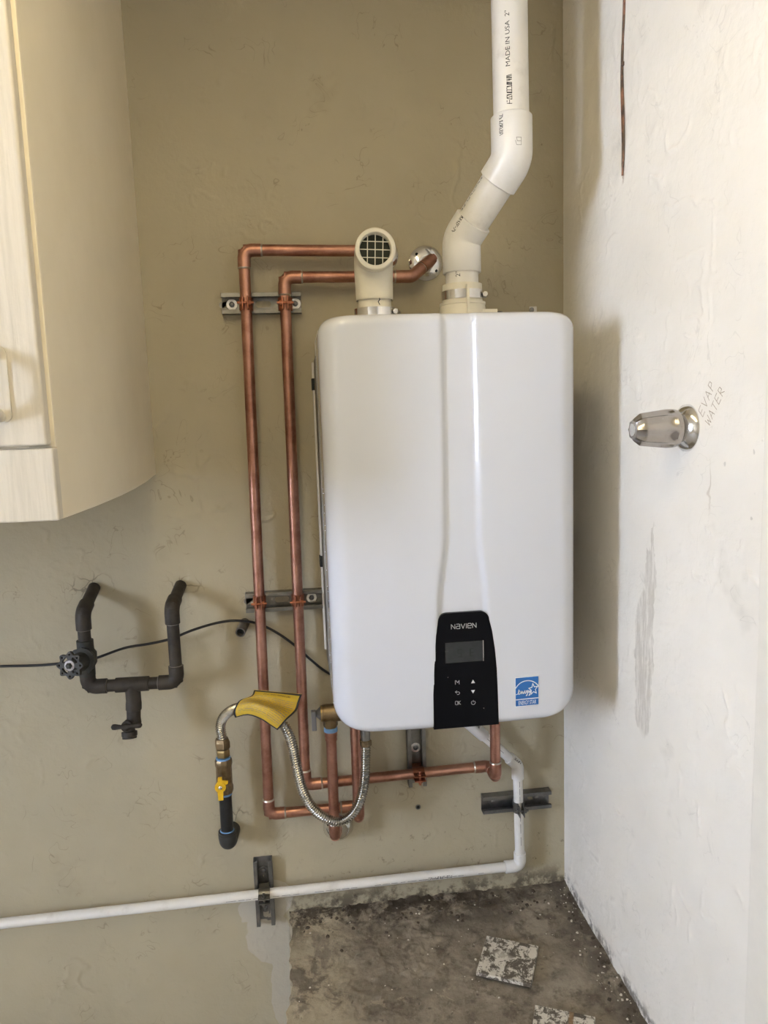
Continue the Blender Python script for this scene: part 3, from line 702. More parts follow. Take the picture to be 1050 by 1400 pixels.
# ------------------------------------------------------------------ copper pipes
CR, FRC = .0111, .0127
def copper_run(root, pts, sock=.034, skip=(), bend=.019):
    pts = [V(p) for p in pts]; n = len(pts)
    for i in range(n-1):
        MB().cyl(pts[i], pts[i+1], CR, seg=24).build('pipe', 'copper', root) if i not in skip else None
    for i in range(1, n-1):
        a, b, c = pts[i-1], pts[i], pts[i+1]; u = (a-b).normalized(); w = (c-b).normalized()
        la, lc = [min(sock, L_*(.5 if L_ < .07 else .8)) for L_ in ((a-b).length, (c-b).length)]
        e = MB().tube([b+u*la]+fillet([b+u*la*.99, b, b+w*lc*.99], bend, 10)+[b+w*lc], [FRC-.0008]+[FRC]*13+[FRC-.0008] if False else FRC, 24).build('elbow', 'copper', root, 50)
        for d, L in ((u, la), (w, lc)):
            MB().tube([b+d*(L-.0008), b+d*(L+.0012), b+d*(L+.0028)], [FRC+.0004, FRC-.0002, CR+.0003], 24).build('solder_ring', 'solder', e, 60)
    return pts
YP = -.040
c1 = [P(523, 343, -.003), P(523, 343, YP), P(333, 342, YP), P(368, 1113, YP), P(488, 1102, YP)]
c1 += [V((c1[-1].x, -.088, c1[-1].z)), V((c1[-1].x, -.088, HZB+.015))]
p1 = thing('copper_water_pipe', c1[2], 'outer copper water pipe with two bends, running nearest the old dark pipes', 'pipe', 'copper supply pipes')
copper_run(p1, c1)
c2 = [P(592, 353, -.003), P(563, 378, YP), P(388.5, 379, YP), P(418, 1073, YP), P(669, 1047, YP)]
c2 += [V((c2[-1].x, -.092, c2[-1].z)), V((c2[-1].x, -.092, HZB+.015))]
p2 = thing('copper_water_pipe', c2[2], 'inner copper water pipe running down just left of the white heater', 'pipe', 'copper supply pipes')
copper_run(p2, c2)
MB().cyl(c2[0].lerp(c2[1], .06), c2[0].lerp(c2[1], .5), FRC, seg=24).build('coupling', 'copper', p2)
MB().lathe([(0, .0135), (.025, .0135), (.03, .0125), (.055, .0125)], (c2[-1].x, -.092, .475), (0, 0, 1), 8).build('brass_union', 'brass', p2, 30)
MB().lathe([(0, .0135), (.025, .0135), (.03, .0125), (.055, .0125)], (c1[-1].x, -.088, .475), (0, 0, 1), 8).build('brass_union', 'brass', p1, 30)
def escutcheon(c, r, label, depth=.012):
    o = thing('escutcheon', c, label, 'escutcheon', 'chrome pipe escutcheons')
    MB().lathe([(0, r), (.002, r), (.005, r*.93), (depth, r*.55), (depth, r*.34)], c, (0, -1, 0), 40).build('plate', 'chrome', o, 30)
    for a in (radians(140), radians(-40)):
        q = V(c)+V((cos(a)*r*.72, -.0085*depth/.012, sin(a)*r*.72)); MB().lathe([(0, .0032), (.0012, .003)], q, (0, -1, 0), 10).build('screw_hole', 'dark', o, 30)
    return o
escutcheon(P(582, 360, -.0005), .036, 'chrome escutcheon between the intake elbow and the vent pipe')
escutcheon(P(521, 349, -.0005), .036, 'chrome escutcheon mostly hidden behind the intake elbow')
# relief valve and its drain pipe
YV = -.068
rv = thing('relief_valve_pipe', P(456, 1010, YV), 'copper drain pipe with brass relief valve and grey lever below the heater', 'relief valve')
r0, r1, r2_ = P(452.5, 1004, YV), P(458, 1143, YV), P(461, 1137, -.003)
r2_ = V((r1.x+.010, -.003, r1.z-.016))
copper_run(rv, [r0, r1, r2_], sock=.03, bend=.02)
MB().lathe([(0, FRC), (.008, FRC), (.011, .0138), (.02, .0138)], r0-V((0, 0, .012)), (0, 0, 1), 24).build('adapter', 'copper', rv, 30)
MB().lathe([(0, .0146), (.009, .0140)], r0+V((0, 0, .008)), (0, 0, 1), 24).build('thread_tape', 'tape', rv, 30, label='blue thread sealing tape')
vb = r0+V((0, 0, .045))
MB().lathe([(0, .0135), (.004, .0155), (.03, .0155), (.03, .012)], r0+V((0, 0, .017)), (0, 0, 1), 8).build('brass_nut', 'brass', rv, 30)
MB().lathe([(-.020, .012), (-.020, .0175), (-.015, .0185), (.03, .0185), (.034, .014), (.05, .014)], vb+V((.004, 0, .003)), (1, 0, 0), 28).build('valve_body', 'brass', rv, 30)
MB().lathe([(0, .0176), (.003, .0176)], vb+V((-.0195, 0, .003)), (1, 0, 0), 28).build('valve_ring', 'brassl', rv, 30)
MB().lathe([(-.014, .004), (-.012, .006), (0, .0165), (.003, .0165)], vb+V((-.018, 0, .003)), (1, 0, 0), 28).build('valve_cap', 'levgrey', rv, 30)
lv = vb+V((-.034, -.004, .003))
MB().box((lv.x-.0055, lv.y-.006, lv.z-.034), (lv.x+.0045, lv.y+.006, lv.z+.009)).build('lever', 'levgrey', rv, 0, .0015)
MB().tube(fillet([vb+V((.045, 0, .003)), vb+V((.075, 0, .003)), V((vb.x+.075, YV, HZB+.01))], .02), CR, 20).build('inlet_pipe', 'copper', rv, 50)
es = thing('escutcheon', P(465, 1139, -.0005), 'deep chrome escutcheon where the relief drain pipe enters the wall', 'escutcheon', 'chrome pipe escutcheons')
MB().lathe([(0, .034), (.004, .034), (.010, .031), (.020, .0235), (.022, .0205), (.022, .0137)], V((r1.x+.010, -.0005, r1.z-.016)), (0, -1, 0), 36).build('plate', 'chrome', es, 30)

# ------------------------------------------------------------------ strut channels and clamps
def strut(c, L, horiz, label, slots, screws, mat='zinc', depth=.022):
    o = thing('strut_channel', c, label, 'strut channel', 'metal strut channels on the wall')
    c = V(c); ax = V((1, 0, 0)) if horiz else V((0, 0, -1)); up = V((0, 0, 1)) if horiz else V((1, 0, 0)); W = .0205
    fn = lambda u, v, t: c+ax*u+up*v+V((0, -t, 0))
    holes = []
    for s in slots:
        h = []
        for i in range(16):
            a = 2*pi*i/16; h.append((s+(.009 if cos(a) > 0 else -.009)+.0065*cos(a), .0065*sin(a)))
        holes.append(h[::-1])
    MB().plate([(-L/2, -W), (L/2, -W), (L/2, W), (-L/2, W)], holes, fn, .0022).build('web', mat, o, 0)
    for sg_ in (1, -1):
        prof = [(W, 0), (W, depth), (W-.0085, depth), (W-.0085, depth-.007), (W-.0065, depth-.007), (W-.0065, depth-.002), (W-.002, depth-.002), (W-.002, 0)]
        vs = [fn(q, sg_*a, b) for q in (-L/2, L/2) for a, b in prof]; n = len(prof)
        fs = [(i, (i+1) % n, n+(i+1) % n, n+i) for i in range(n)]
        tri = geometry.tessellate_polygon([[V((a, b, 0)) for a, b in prof]])
        fs += [tuple(t) for t in tri]+[tuple(i+n for i in t) for t in tri]
        MB().add(vs, fs).build('flange', mat, o, 0, .0006)
    for s in screws:
        w = MB().lathe([(0, .011), (.0016, .011)], fn(s, 0, .0022), (0, -1, 0), 20).build('washer', 'steel' if mat == 'zinc' else mat, o, 30)
        screw(MB(), fn(s, 0, .0038), (0, -1, 0), .0058).build('screw_head', 'zincd', w, 40)
    return o
A, B = P(303, 416, -.011), P(412, 416, -.011)
strut(V(((A.x+B.x)/2, 0, A.z)), B.x-A.x, True, 'short horizontal metal strut behind both copper pipes near their top bends', [-.07, .003], [-.060, .0675])
A, B = P(336, 824, -.011), P(441, 817, -.011)
strut(V(((A.x+B.x)/2, 0, (A.z+B.z)/2)), B.x-A.x, True, 'horizontal metal strut behind both copper pipes level with the control panel', [-.07, -.005, .04], [.058])
A = P(571.5, 1076, -.022); strut(V((A.x, 0, A.z+.085)), .17, False, 'vertical metal strut showing just below the heater bottom', [], [.0])
A, B = P(659, 1097, -.011), P(752, 1092, -.011)
strut(V(((A.x+B.x)/2, 0, (A.z+B.z)/2)), B.x-A.x, True, 'horizontal metal strut behind the drain pipe near the right wall', [.045], [-.052, .052], 'zincd')
A, B = P(360, 1174, -.011), P(363, 1262, -.011)
strut(V(((A.x+B.x)/2, 0, (A.z+B.z)/2)), A.z-B.z, False, 'vertical metal strut holding the long drain pipe above the slab corner', [.055], [-.045, .045], 'zincd')
def pipe_clamp(c, axis, r, mat, label, group, steel=False):
    # two bent halves around the pipe with ears facing the room, a bolt through the ears
    c = V(c); ax = V(axis).normalized(); out = V((0, -1, 0)); side = ax.cross(out).normalized()
    o = thing('pipe_clamp', c, label, 'pipe clamp', group); W = .0125; th = .0022
    for sg_ in (1, -1):
        prof = []
        for i in range(11):
            a = radians(168-150*i/10); prof.append((sin(a)*r, -cos(a)*r*-1))
        inner = [(sin(radians(t))*(r+.0004), cos(radians(t))*(r+.0004)) for t in range(165, 14, -15)]
        inner = [(x_, y_) for x_, y_ in inner]+[(.0042, r+.004), (.0040, r+.018)]
        outer = [(sin(radians(t))*(r+th), cos(radians(t))*(r+th)) for t in range(165, 19, -15)]
        outer = outer+[(.0042+th, r+.005), (.0040+th, r+.018)]
        base_in = (.004, -(.040-.004) if not steel else -(.030)); base_out = (.004+th, base_in[1])
        loop_ = [base_in]+inner+outer[::-1]+[base_out]
        fn = lambda u, v, t: c+side*sg_*u+out*v+ax*(t-W)
        MB().plate(loop_, [], fn, 2*W).build('strap', mat, o, 40, .0005)
    b0 = c+out*(r+.011)
    MB().cyl(b0-side*.016, b0+side*.016, .0026, seg=12).build('bolt', mat, o)
    MB().cyl(b0-side*.011, b0-side*.0066, .0055, seg=6).build('bolt_head', mat, o, 30)
    MB().cyl(b0+side*.0066, b0+side*.0105, .0055, seg=6).build('nut', mat, o, 30)
    return o
def along(a, b, z): return a.lerp(b, (z-a.z)/(b.z-a.z))
zt_, zm_ = P(337, 416, YP).z, P(358, 824, YP).z
GC = 'copper coated pipe clamps'
q = along(c1[2], c1[3], zt_); pipe_clamp(q, c1[3]-c1[2], CR, 'clamp', 'copper coated clamp on the outer pipe at the upper strut', GC)
q = along(c2[2], c2[3], P(394, 416, YP).z); pipe_clamp(q, c2[3]-c2[2], CR+.001, 'clamp', 'copper coated clamp on the inner pipe at the upper strut', GC)
q = along(c1[2], c1[3], P(357, 822, YP).z); pipe_clamp(q, c1[3]-c1[2], CR, 'clamp', 'copper coated clamp on the outer pipe at the middle strut', GC)
q = along(c2[2], c2[3], P(407, 820, YP).z); pipe_clamp(q, c2[3]-c2[2], CR, 'clamp', 'copper coated clamp on the inner pipe at the middle strut', GC)
q = c2[3].lerp(c2[4], (P(572, 1059, YP).x-c2[3].x)/(c2[4].x-c2[3].x)); pipe_clamp(q, c2[4]-c2[3], CR, 'clamp', 'copper coated clamp on the horizontal pipe below the heater', GC)

# ------------------------------------------------------------------ condensate drain
YD = -.036; DR, DF = .0107, .0137
dr_pts = [V((P(636, 984, YD-.012).x, YD-.012, HZB+.01)), P(636, 984, YD-.012), P(707.5, 1046, YD), P(711, 1183, YD), P(-60, 1269.5, YD)]
drain = thing('drain_pipe', dr_pts[3], 'long white plastic drain pipe running along the wall foot and up under the heater', 'pipe')
for i in range(4): 
    if i == 0: MB().cyl(dr_pts[0], dr_pts[1], DR, seg=24).build('pipe', 'pvcp', drain)
    else:
        o = MB().cyl(dr_pts[i], dr_pts[i+1], DR, seg=24).build('pipe', 'pvcp', drain)
        fc = V((.05, -1, .15)) if i < 3 else V((0, -1, -.15))
        fy = on_cyl(dr_pts[i] if i < 3 else dr_pts[i+1], dr_pts[i+1] if i < 3 else dr_pts[i], DR, fc); L = (dr_pts[i+1]-dr_pts[i]).length
        m_ = MB(); u = .035
        while u < L-.05:
            w_ = random.uniform(.006, .022); 
            if i < 3 or u > .55: ribbon(m_, [(u, 0), (min(u+w_, L-.04), 0)], .0011, fy)
            u += w_+random.uniform(.003, .01)+(.03 if random.random() < .15 else 0)
        m_.build('print', 'inkg', o, 0)
        if i == 3:
            m_ = MB(); smudge_glyphs(m_, 13, .005, .0042, lambda a_, b_: fy(a_+L-.215, b_-.002), .0011); m_.build('print', 'ink', o, 0)
e = fitting([dr_pts[2]+(dr_pts[1]-dr_pts[2]).normalized()*.028, dr_pts[2], dr_pts[2]+(dr_pts[3]-dr_pts[2]).normalized()*.032], DF, 'elbow', 'pvc', drain, .02, .001, 28)
d_ = (dr_pts[2]-dr_pts[1]).normalized(); fy = on_cyl(dr_pts[2]-d_*.024, dr_pts[2], DF, V((.4, -1, .5))); m_ = MB(); smudge_glyphs(m_, 6, .0045, .0036, fy, .001); m_.build('print', 'ink', e, 0)
fitting([dr_pts[3]+(dr_pts[2]-dr_pts[3]).normalized()*.032, dr_pts[3], dr_pts[3]+(dr_pts[4]-dr_pts[3]).normalized()*.036], DF, 'elbow', 'pvc', drain, .014, .001, 28)
e = fitting([dr_pts[0], dr_pts[1], dr_pts[1].lerp(dr_pts[2], .36)], DF, 'elbow', 'pvc', drain, .02, .001, 28)
fy = on_cyl(dr_pts[1], dr_pts[2], DF, V((.3, -1, .6))); m_ = MB(); smudge_glyphs(m_, 6, .0045, .0036, lambda a_, b_: fy(a_+.012, b_), .001); m_.build('print', 'ink', e, 0)
GS = 'zinc pipe clamps on the drain pipe'
q = along(dr_pts[2], dr_pts[3], P(710, 1102, YD).z); pipe_clamp(q, dr_pts[3]-dr_pts[2], DR, 'zincd', 'zinc clamp on the upright drain pipe near the right wall', GS, True)
q = dr_pts[3].lerp(dr_pts[4], (P(361.5, 1222, YD).x-dr_pts[3].x)/(dr_pts[4].x-dr_pts[3].x)); pipe_clamp(q, dr_pts[4]-dr_pts[3], DR, 'zinc', 'zinc clamp on the sloping drain pipe at the slab corner', GS, True)

# ------------------------------------------------------------------ gas line
YG = -.056
gas = thing('gas_shutoff_valve', P(311, 1150, YG), 'black iron gas pipe with brass valve and yellow handle low on the wall', 'gas valve')
g0, g1 = P(311.5, 1150, YG), P(303.5, 1005, YG)
gax = (g1-g0).normalized(); GLN = (g1-g0).length
gp = lambda px_, py_: g0+gax*((P(px_, py_, YG)-g0).dot(gax))
MB().cyl(gp(311, 1146), gp(306, 1075), .0133, seg=28).build('iron_pipe', 'iron', gas)
el = fitting([gp(311, 1135), g0-gax*.004, V((g0.x+.004, -.002, g0.z-.004))], .0185, 'iron_elbow', 'plug', gas, .017, .002, 32)
MB().lathe([(0, .0192), (.009, .0192), (.010, .0182)], gp(311, 1144), gax, 32).build('elbow_band', 'plug', gas, 30)
MB().lathe([(0, .0165), (.007, .0140)], gp(311, 1138), gax, 28).build('thread_tape', 'tape', gas, 30, label='blue thread sealing tape')
MB().lathe([(0, .0145), (.007, .0145)], gp(307, 1086), gax, 28).build('thread_tape', 'tape', gas, 30, label='blue thread sealing tape')
vb0 = gp(306, 1083); vL = (gp(304, 1037)-vb0).length
vbd = MB().lathe([(0, .0165), (.004, .0180), (.014, .0180), (.018, .0165), (vL-.018, .0165), (vL-.014, .0180), (vL-.003, .0180), (vL, .0165)], vb0, gax, 10).build('valve_body', 'brass', gas, 30)
MB().lathe([(0, .0158), (.006, .0150)], gp(304, 1039), gax, 28).build('thread_tape', 'tape', gas, 30, label='blue thread sealing tape')
MB().lathe([(0, .0135), (.003, .0150), (.013, .0150), (.016, .0135)], gp(304, 1034), gax, 6).build('brass_nipple', 'brassl', gas, 25)
MB().lathe([(0, .0145), (.003, .0165), (.014, .0165), (.018, .0155), (.022, .0135)], gp(303.5, 1023), gax, 6).build('brass_nut', 'brass', gas, 25)
hc = gp(303, 1068)+V((-.006, -.022, 0))
hd = MB()
hpts = []
for i in range(24):
    a = 2*pi*i/24; hpts.append((.0115*cos(a), .0115*sin(a)))
fnh = lambda u, v, t: hc+V((u, -t, v))
hd.plate(hpts, [], fnh, .006)
hd.plate([(-.0055, .006), (.0055, .006), (.004, .021), (-.004, .021)], [], fnh, .005)
hd.plate([(-.0055, -.028), (.0045, -.028), (.0055, -.006), (-.0065, -.006)], [], fnh, .007)
hd.plate([(.004, .002), (.0155, .006), (.0165, .012), (.003, .014)], [], fnh, .004)
ho = hd.build('handle', 'yellowp', gas, 30, .001)
MB().cyl(hc, hc+V((.004, .022, 0)), .006).build('stem', 'brass', gas)
screw(MB(), hc+V((0, -.006, 0)), (0, -1, 0), .0042).build('handle_screw', 'steel', ho, 40)
# flexible connector
flexpts = [gp(303.5, 1008), P(301.5, 993, -.060), P(306, 980, -.072), P(319, 970, -.096), P(338, 966, -.122), P(358, 969, -.137), P(376, 979, -.142), P(389, 993, -.143), P(397, 1010, -.142),
           P(402, 1030, -.140), P(407, 1055, -.138), P(415, 1083, -.135), P(428, 1105, -.133), P(446, 1119, -.130), P(465, 1123.5, -.128), P(481, 1114, -.126), P(492, 1096, -.125), P(498, 1070, -.125), P(499.5, 1040, -.125), P(500, 1016, -.125)]
fx_ = thing('gas_flex_connector', flexpts[0], 'corrugated stainless flexible gas hose looping from yellow-handled valve to heater', 'gas hose')
fp = resample(spline(flexpts, 10), .0013)
MB().tube(fp, lambda i: .0090+.0015*cos(i*2*pi/4), 20).build('hose', 'flex', fx_, 80)
MB().lathe([(0, .0125), (.010, .0125), (.012, .0105)], flexpts[-1]+V((0, 0, -.004)), (0, 0, 1), 6).build('end_nut', 'brass', fx_, 25)
MB().cyl(flexpts[-1]+V((0, 0, .004)), V((flexpts[-1].x, -.125, HZB+.01)), .0095, seg=20).build('inlet_stub', 'zinc', fx_)
# yellow tag wrapped on the hose
rows = [[(321.5, 981, -.110), (339, 977.5, -.134), (356, 983, -.153), (368, 990.5, -.154), (379.5, 998, -.152)],
        [(319.5, 974, -.118), (339, 968, -.143), (359, 973, -.158), (374, 983, -.158), (385, 992, -.155)],
        [(323, 964, -.119), (342, 961, -.143), (362, 965, -.154), (381, 974, -.154), (392, 984, -.150)],
        [(329, 957, -.112), (346, 956.5, -.128), (366, 960, -.124), (387, 966, -.124), (405, 972, -.124)],
        [(343.5, 951, -.120), (358, 951.5, -.119), (374, 953, -.118), (392, 957, -.118), (409, 960, -.118)],
        [(347.5, 943, -.126), (363, 944.5, -.126), (380, 946, -.126), (397, 947.5, -.126), (413, 949, -.126)]]
rp = [[P(*q_) for q_ in r_] for r_ in rows]
def cr(pts, t):
    n = len(pts)-1; i = min(n-1, max(0, int(t*n))); f_ = t*n-i
    g_ = lambda k: pts[k] if 0 <= k <= n else (pts[0]*2-pts[1] if k < 0 else pts[n]*2-pts[n-1])
    a, b, c, d = g_(i-1), g_(i), g_(i+1), g_(i+2)
    return .5*((2*b)+(c-a)*f_+(2*a-5*b+4*c-d)*f_*f_+(3*b-a-3*c+d)*f_**3)
def sheet(s, t, off=0.0):
    return cr([cr(r_, s) for r_ in rp], t)
def sheet_n(s, t, off):
    p = sheet(s, t); e = .01
    n_ = (sheet(min(1, s+e), t)-sheet(max(0, s-e), t)).cross(sheet(s, min(1, t+e))-sheet(s, max(0, t-e))).normalized()
    if n_.dot(CAM-p) < 0: n_ = -n_
    return p+n_*off
def sheet_mesh(s0, s1, t0, t1, off, ns=24, nt=28):
    vs = []
    for j in range(nt+1):
        for i in range(ns+1):
            vs.append(sheet_n(s0+(s1-s0)*i/ns, t0+(t1-t0)*j/nt, off))
    return vs, [(j*(ns+1)+i, j*(ns+1)+i+1, (j+1)*(ns+1)+i+1, (j+1)*(ns+1)+i) for j in range(nt) for i in range(ns)]
tagt = thing('warning_tag', rp[0][2], 'yellow warning label with black border wrapped over the flexible gas hose', 'label')
sh = MB().add(*sheet_mesh(0, 1, 0, 1, 0)).build('sheet', 'yellow', tagt, 60)
md = sh.modifiers.new('thick', 'SOLIDIFY'); md.thickness = .0005; md.offset = 0
m_ = MB()
for a in ((0, .035, 0, 1), (.962, 1, 0, 1), (0, 1, 0, .035), (0, 1, .955, 1)): m_.add(*sheet_mesh(*a, .0006, 12 if a[1]-a[0] > .1 else 2, 24 if a[3]-a[2] > .1 else 2))
m_.build('border', 'ink', tagt, 60)
m_ = MB(); letters(m_, 'DO NOT REMOVE WARNING LABEL', .055, lambda u, v: sheet_n(.52+u*.62, .875+v, .0008), 'CENTER')
m_.build('heading_print', 'ink', tagt, 0)
m_ = MB(); sp2_ = lambda u, v: sheet_n(max(0, min(1, u)), v, .0008)
t = .82
for k in range(14):
    u = .08
    end = .92 if k not in (0,) else .35
    while u < end:
        w_ = random.uniform(.03, .09); ribbon(m_, [(u, t), ((u+min(u+w_, end))/2, t), (min(u+w_, end), t)], .009 if k % 4 else .014, sp2_); u += w_+random.uniform(.012, .03)
    t -= .052
m_.build('small_print', 'inkg', tagt, 0)

# ------------------------------------------------------------------ old dark pipe loop
YO = -.085; OR_ = .0122; OF = .0148
old = thing('old_pipe_loop', P(180, 937, YO), 'old dark brown pipe loop with gate valve and spigot left of the copper pipes', 'pipe')
o0, o1, o2, o3, o4, o5 = P(129, 803, -.002), P(113, 838, YO), P(121, 939, YO), P(242, 932, YO), P(234.5, 830, YO), P(247, 800, -.002)
for a, b in ((o0, o1), (o1, o2), (o2, o3), (o3, o4), (o4, o5)): MB().cyl(a, b, OR_, seg=22).build('pipe', 'old', old)
for a, b, c, la, lc in ((o0, o1, o2, .03, .034), (o1, o2, o3, .034, .036), (o2, o3, o4, .036, .034), (o3, o4, o5, .034, .03)):
    u = (a-b).normalized(); w = (c-b).normalized()
    e = fitting([b+u*la, b, b+w*lc], OF, 'elbow', 'old', old, .021, .0012, 24)
    for d_, L in ((u, la), (w, lc)): MB().tube([b+d_*(L-.001), b+d_*(L+.0012)], [OF-.0008, OR_+.0006], 22).build('joint_line', 'oldline', e, 60)
hx_ = (o3-o2).normalized(); tc = o2.lerp(o3, (P(181, 936, YO).x-o2.x)/(o3.x-o2.x)); dn = V((0, 0, -1))
MB().cyl(tc-hx_*.032, tc+hx_*.032, OF, seg=24).cyl(tc, tc+dn*.034, OF, seg=24).build('tee', 'old', old)
# gate valve
va = along(o1, o2, P(114, 882, YO).z); vax = (o1-o2).normalized(); vc = along(o1, o2, P(116, 902, YO).z)
gv_ = MB().lathe([(-.036, .0155), (-.018, .0155), (-.010, .0200), (.010, .0205), (.016, .0165), (.020, .0160), (.036, .0160), (.036, .013)], vc+vax*.004, vax, 28).build('gate_valve_body', 'oldg', old, 35)
wc = P(96.5, 909.5, -.165); wd = (wc-vc).normalized()
MB().lathe([(0, .020), (.018, .022), (.020, .0265), (.031, .0265), (.033, .019), (.046, .013), (.056, .008), (.075, .006)], vc, wd, 12).build('bonnet', 'oldg', old, 30)
MB().cyl(vc+wd*.05, wc, .0048).build('valve_stem', 'oldg', old)
face = V((-.22, -1, .12)).normalized(); wu = face.cross(V((0, 0, 1))).normalized(); wv_ = wu.cross(face)
out_ = [((.0235+.0028*cos(8*2*pi*i/96))*cos(2*pi*i/96), (.0235+.0028*cos(8*2*pi*i/96))*sin(2*pi*i/96)) for i in range(96)]
holes = []
for k_ in range(8):
    a = 2*pi*k_/8; holes.append([(.0205*cos(a)+.0022*cos(-2*pi*i/8), .0205*sin(a)+.0022*sin(-2*pi*i/8)) for i in range(8)])
for k_ in range(4):
    a0 = pi/2*k_+.35; hh = [(.0165*cos(a0+.87*i/6), .0165*sin(a0+.87*i/6)) for i in range(7)]+[(.0115*cos(a0+.87*(6-i)/6), .0115*sin(a0+.87*(6-i)/6)) for i in range(7)]
    holes.append(hh[::-1])
hw = MB().plate(out_, holes, lambda u, v, t: wc+wu*u+wv_*v+face*(t-.003), .0065).build('handwheel', 'oldg', old, 40, .001)
MB().lathe([(0, .0098), (.0012, .0098), (.0016, .009)], wc+face*.0035, face, 28).build('wheel_disc', 'alu', hw, 30, label='worn aluminium disc')
MB().lathe([(0, .006), (.004, .006), (.006, .003)], wc+face*.004, face, 6).build('wheel_nut', 'oldg', hw, 30)
# spigot
sb = tc+dn*.034
MB().lathe([(0, .0148), (.006, .0155), (.018, .0155), (.019, .0138), (.034, .0135), (.046, .0150), (.052, .011)], sb, V((-.06, -.06, -1)), 24).build('spigot_body', 'old', old, 35)
hcn = P(172.5, 993.5, YO-.036); q = P(176, 988, YO)
MB().cyl(q, hcn, .0085, .0105, 12).build('spigot_bonnet', 'old', old, 30)
MB().tube([hcn+V((-.0285, 0, .0012)), hcn+V((-.026, 0, .0012)), hcn+V((-.022, 0, .001)), hcn+V((-.008, 0, 0)), hcn+V((0, 0, -.001)), hcn+V((.008, 0, 0)), hcn+V((.024, 0, .001)), hcn+V((.028, 0, .0012)), hcn+V((.0305, 0, .0012))], [.002, .0052, .0058, .0036, .008, .0036, .0058, .0052, .002], 14).build('tee_handle', 'old', old, 60)
oc = P(177, 1003, YO-.016)
MB().lathe([(-.02, .010), (-.005, .0115), (-.004, .0152), (.004, .0152), (.005, .0140), (.009, .0140), (.009, .011)], oc, V((.02, -.25, -1)), 24).build('spigot_outlet', 'old', old, 30)

# ------------------------------------------------------------------ cable and stub
cbp = [P(-70, 914, -.03), P(0, 911, -.03), P(55, 909.5, -.034), P(100, 905, -.04), P(130, 900, -.042), P(170, 886, -.04), P(205, 880, -.04), P(235, 873, -.04), P(262, 862, -.036), P(295, 852, -.034), P(322, 848.5, -.034), P(350, 852, -.022), P(375, 863, -.013), P(400, 880, -.010), P(425, 902, -.010), P(447, 919, -.010), P(480, 935, -.010)]
tag(MB().tube(resample(spline(cbp, 8), .004), .0027, 12).build('black_cable', 'rubber', None, 80), 'thin black cable strung along the wall behind the pipes to the heater', 'cable')
st_ = thing('pipe_stub', P(337, 853, 0), 'short open pipe stub sticking from the wall under the black cable', 'pipe stub')
a, b = P(335, 851, -.001), P(328.5, 865, -.045)
ax_ = (b-a).normalized(); L = (b-a).length
MB().lathe([(0, .0105), (L, .0105), (L, .0083), (L-.03, .0083)], a, ax_, 22).build('tube', worn('grey_stub', (.14, .125, .11), (.08, .07, .055), .5, .4, 40), st_, 40)
MB().lathe([(0, .0083), (.001, .0083)], b-ax_*.012, ax_, 18).build('bore', 'dark', st_, 40)

# ------------------------------------------------------------------ right wall fixtures
kc = PX(940, 585, XR); kn = thing('wall_faucet_knob', kc, 'fluted chrome faucet knob with round flange on the right wall', 'faucet knob')
kd = V((-1, 0, 0))
MB().lathe([(0, .0355), (.003, .0350), (.010, .029), (.016, .020), (.018, .016), (.030, .0145)], kc-V((.0005, 0, 0)), kd, 44).build('flange', 'chrome', kn, 50)
def flute(d, a): return 1-(.17*sst((d-.008)/.012) if d < .06 else .13)*(abs(sin(4*a))**.8)
kx = kc+kd*.018
MB().lathe([(0, .020), (.002, .0275), (.006, .0285), (.010, .0287), (.014, .0286), (.018, .0284), (.024, .0278), (.034, .0266), (.050, .0248), (.057, .0238), (.059, .0225), (.066, .0172), (.068, .0150), (.069, .0105), (.0685, .0095)], kx, kd, 128, flute).build('knob', 'chromed', kn, 22)
MB().lathe([(0, .0098), (.0015, .0095), (.0022, .007)], kx+kd*.068, kd, 24).build('cap', 'chrome', kn, 30)
# pencil writing
pm = MB()
def pencil_word(word, p0, p1, h):
    a, b = PX(*p0, XR), PX(*p1, XR); d = (b-a); L = d.length; d.normalize(); up = V((1, 0, 0)).cross(d).normalized()
    if up.z < 0: up = -up
    FNT = {'E': [[(.8, 0), (0, 0), (.1, 1), (.9, 1)], [(.05, .5), (.7, .5)]], 'V': [[(0, 1), (.4, 0), (.9, 1)]], 'A': [[(0, 0), (.45, 1), (.85, 0)], [(.1, .35), (.8, .4)]], 'P': [[(.1, 0), (.15, 1), (.7, .95), (.75, .6), (.15, .45)]],
           'W': [[(0, 1), (.2, 0), (.45, .7), (.7, 0), (.95, 1)]], 'T': [[(.4, 0), (.45, 1)], [(0, .95), (.9, 1)]], 'R': [[(.1, 0), (.1, 1), (.7, .95), (.7, .55), (.1, .5), (.85, 0)]]}
    w = L/len(word)
    for i, ch in enumerate(word):
        for pl in FNT[ch]: ribbon(pm, [((i+x_*.82)*w, y_*h) for x_, y_ in pl], .0010, lambda u, v: (lambda q_: V((XR-wall_height('wall_right', q_.y, q_.z)-.0003, q_.y, q_.z)))(a+d*u+up*v))
pencil_word('EVAP', (962, 570), (980, 524), .015); pencil_word('WATER', (971, 583), (993, 532), .014)
tag(pm.build('pencil_note', 'pencil', None, 0), 'handwritten pencil note beside the chrome knob on the right wall', 'writing')
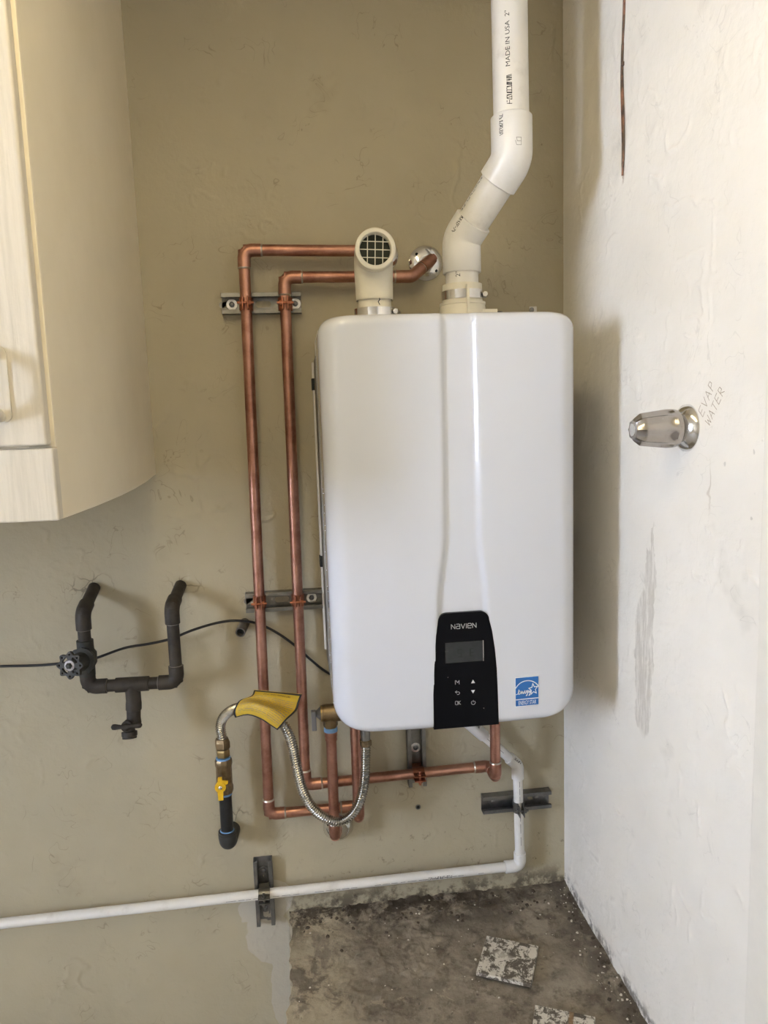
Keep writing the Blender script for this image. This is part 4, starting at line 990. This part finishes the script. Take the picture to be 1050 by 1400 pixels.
# hanging wires
wr = thing('hanging_wire', PX(854, 120, XR), 'pair of thin dark wires twisted together, hanging down the right wall', 'wire')
for k_ in (0, 1):
    pts = []
    for i in range(60):
        t = i/59; py = -60+300*t; amp = (.0016 if py < 88 else .0016+.0012*sin(pi*min(1, (py-88)/130)))*(1 if py < 225 else .3)
        p = PX(855.5-2.5*t+1.2*sin(t*9), py, XR); p.x -= .0035; p.y += (amp if k_ else -amp)*(cos(py*.02) if py < 60 else 1); pts.append(p)
    MB().tube(pts, .0017, 8).build('strand', 'wire', wr, 80)
for py in (87, 216): MB().lathe([(-.003, .0022), (.003, .0022)], PX(854.5, py, XR)+V((-.0035, 0, 0)), (0, 0, 1), 10).build('tie', 'wire', wr)
# anchors in the wall
def anchor(px, py, label):
    c = P(px, py, -.0002); o = thing('wall_anchor', c, label, 'anchor')
    MB().lathe([(0, .0062), (.0015, .006), (.0018, .0035)], c, (0, -1, 0), 16).build('sleeve', 'zincd', o, 30)
    MB().lathe([(0, .0034), (.0004, .0034)], c+V((0, -.0018, 0)), (0, -1, 0), 12).build('hole', 'dark', o, 30)
anchor(571.5, 1103, 'small grey anchor plug left in the wall below the heater')

# ------------------------------------------------------------------ loose tiles and debris on the slab
def loose_tile(cs, thick, label, mat):
    z = -.004
    pts = [PZ(px_, py_, z+thick) for px_, py_ in cs]; c = sum(pts, V())/4
    e = (pts[1]-pts[0]).normalized(); ang = math.atan2(e.y, e.x)
    S_ = .054
    me = MB().plate([(-S_, -S_), (S_, -S_), (S_, S_), (-S_, S_)], [], lambda u, v, t: V((u, v, t)), thick)
    o = me.build('loose_tile', mat, None, 0, .0012); o.location = (c.x, c.y, z); o.rotation_euler = (0, 0, ang)
    return tag(o, label, 'tile', 'loose tiles on the slab')
loose_tile([(650, 1330), (731, 1348), (736, 1290), (662, 1279)], .008, 'whole loose square tile with flaking white and grey glaze on the concrete slab', 'tile')
loose_tile([(719, 1438), (800, 1456), (822, 1397), (739, 1370)], .008, 'loose tile with a brown stripe cut by the bottom edge of the photo', 'tile2')
def debris(name, n, mat, label, fnpos, r0, r1):
    m_ = MB()
    for _ in range(n):
        x, y = fnpos(); r = random.uniform(r0, r1); z = floor_height(x, y)+r*.25
        a0 = random.uniform(0, 6.28); k = random.choice((4, 5, 6)); vs = []
        for dz in (-.35, .35):
            for i in range(k):
                a = a0+2*pi*i/k; rr = r*random.uniform(.6, 1.1)*(1 if dz < 0 else .75); vs.append((x+rr*cos(a), y+rr*sin(a), z+dz*r*random.uniform(.5, 1)))
        m_.add(vs, [tuple(range(k-1, -1, -1)), tuple(range(k, 2*k))]+[(i, (i+1) % k, k+(i+1) % k, k+i) for i in range(k)])
    o = m_.build(name, mat, None, 0); o['kind'] = 'stuff'; return tag(o, label, 'debris')
debris('paint_flake_debris', 110, 'chip', 'small pale paint flakes and grit scattered over the slab',
       lambda: (min(XR-.006, XR-.006-abs(random.gauss(0, .022))), random.uniform(-.5, -.02)) if random.random() < .5 else (random.uniform(-.05, .55), -abs(random.gauss(0, .18))-.015), .0009, .0034)
debris('dark_crumb_debris', 150, 'chipd', 'dark rotten crumbs along the foot of the walls',
       lambda: (random.uniform(-.06, .5), -.012-abs(random.gauss(0, .04))) if random.random() < .7 else (XR-.006-abs(random.gauss(0, .02)), random.uniform(-.5, -.02)), .0015, .0065)
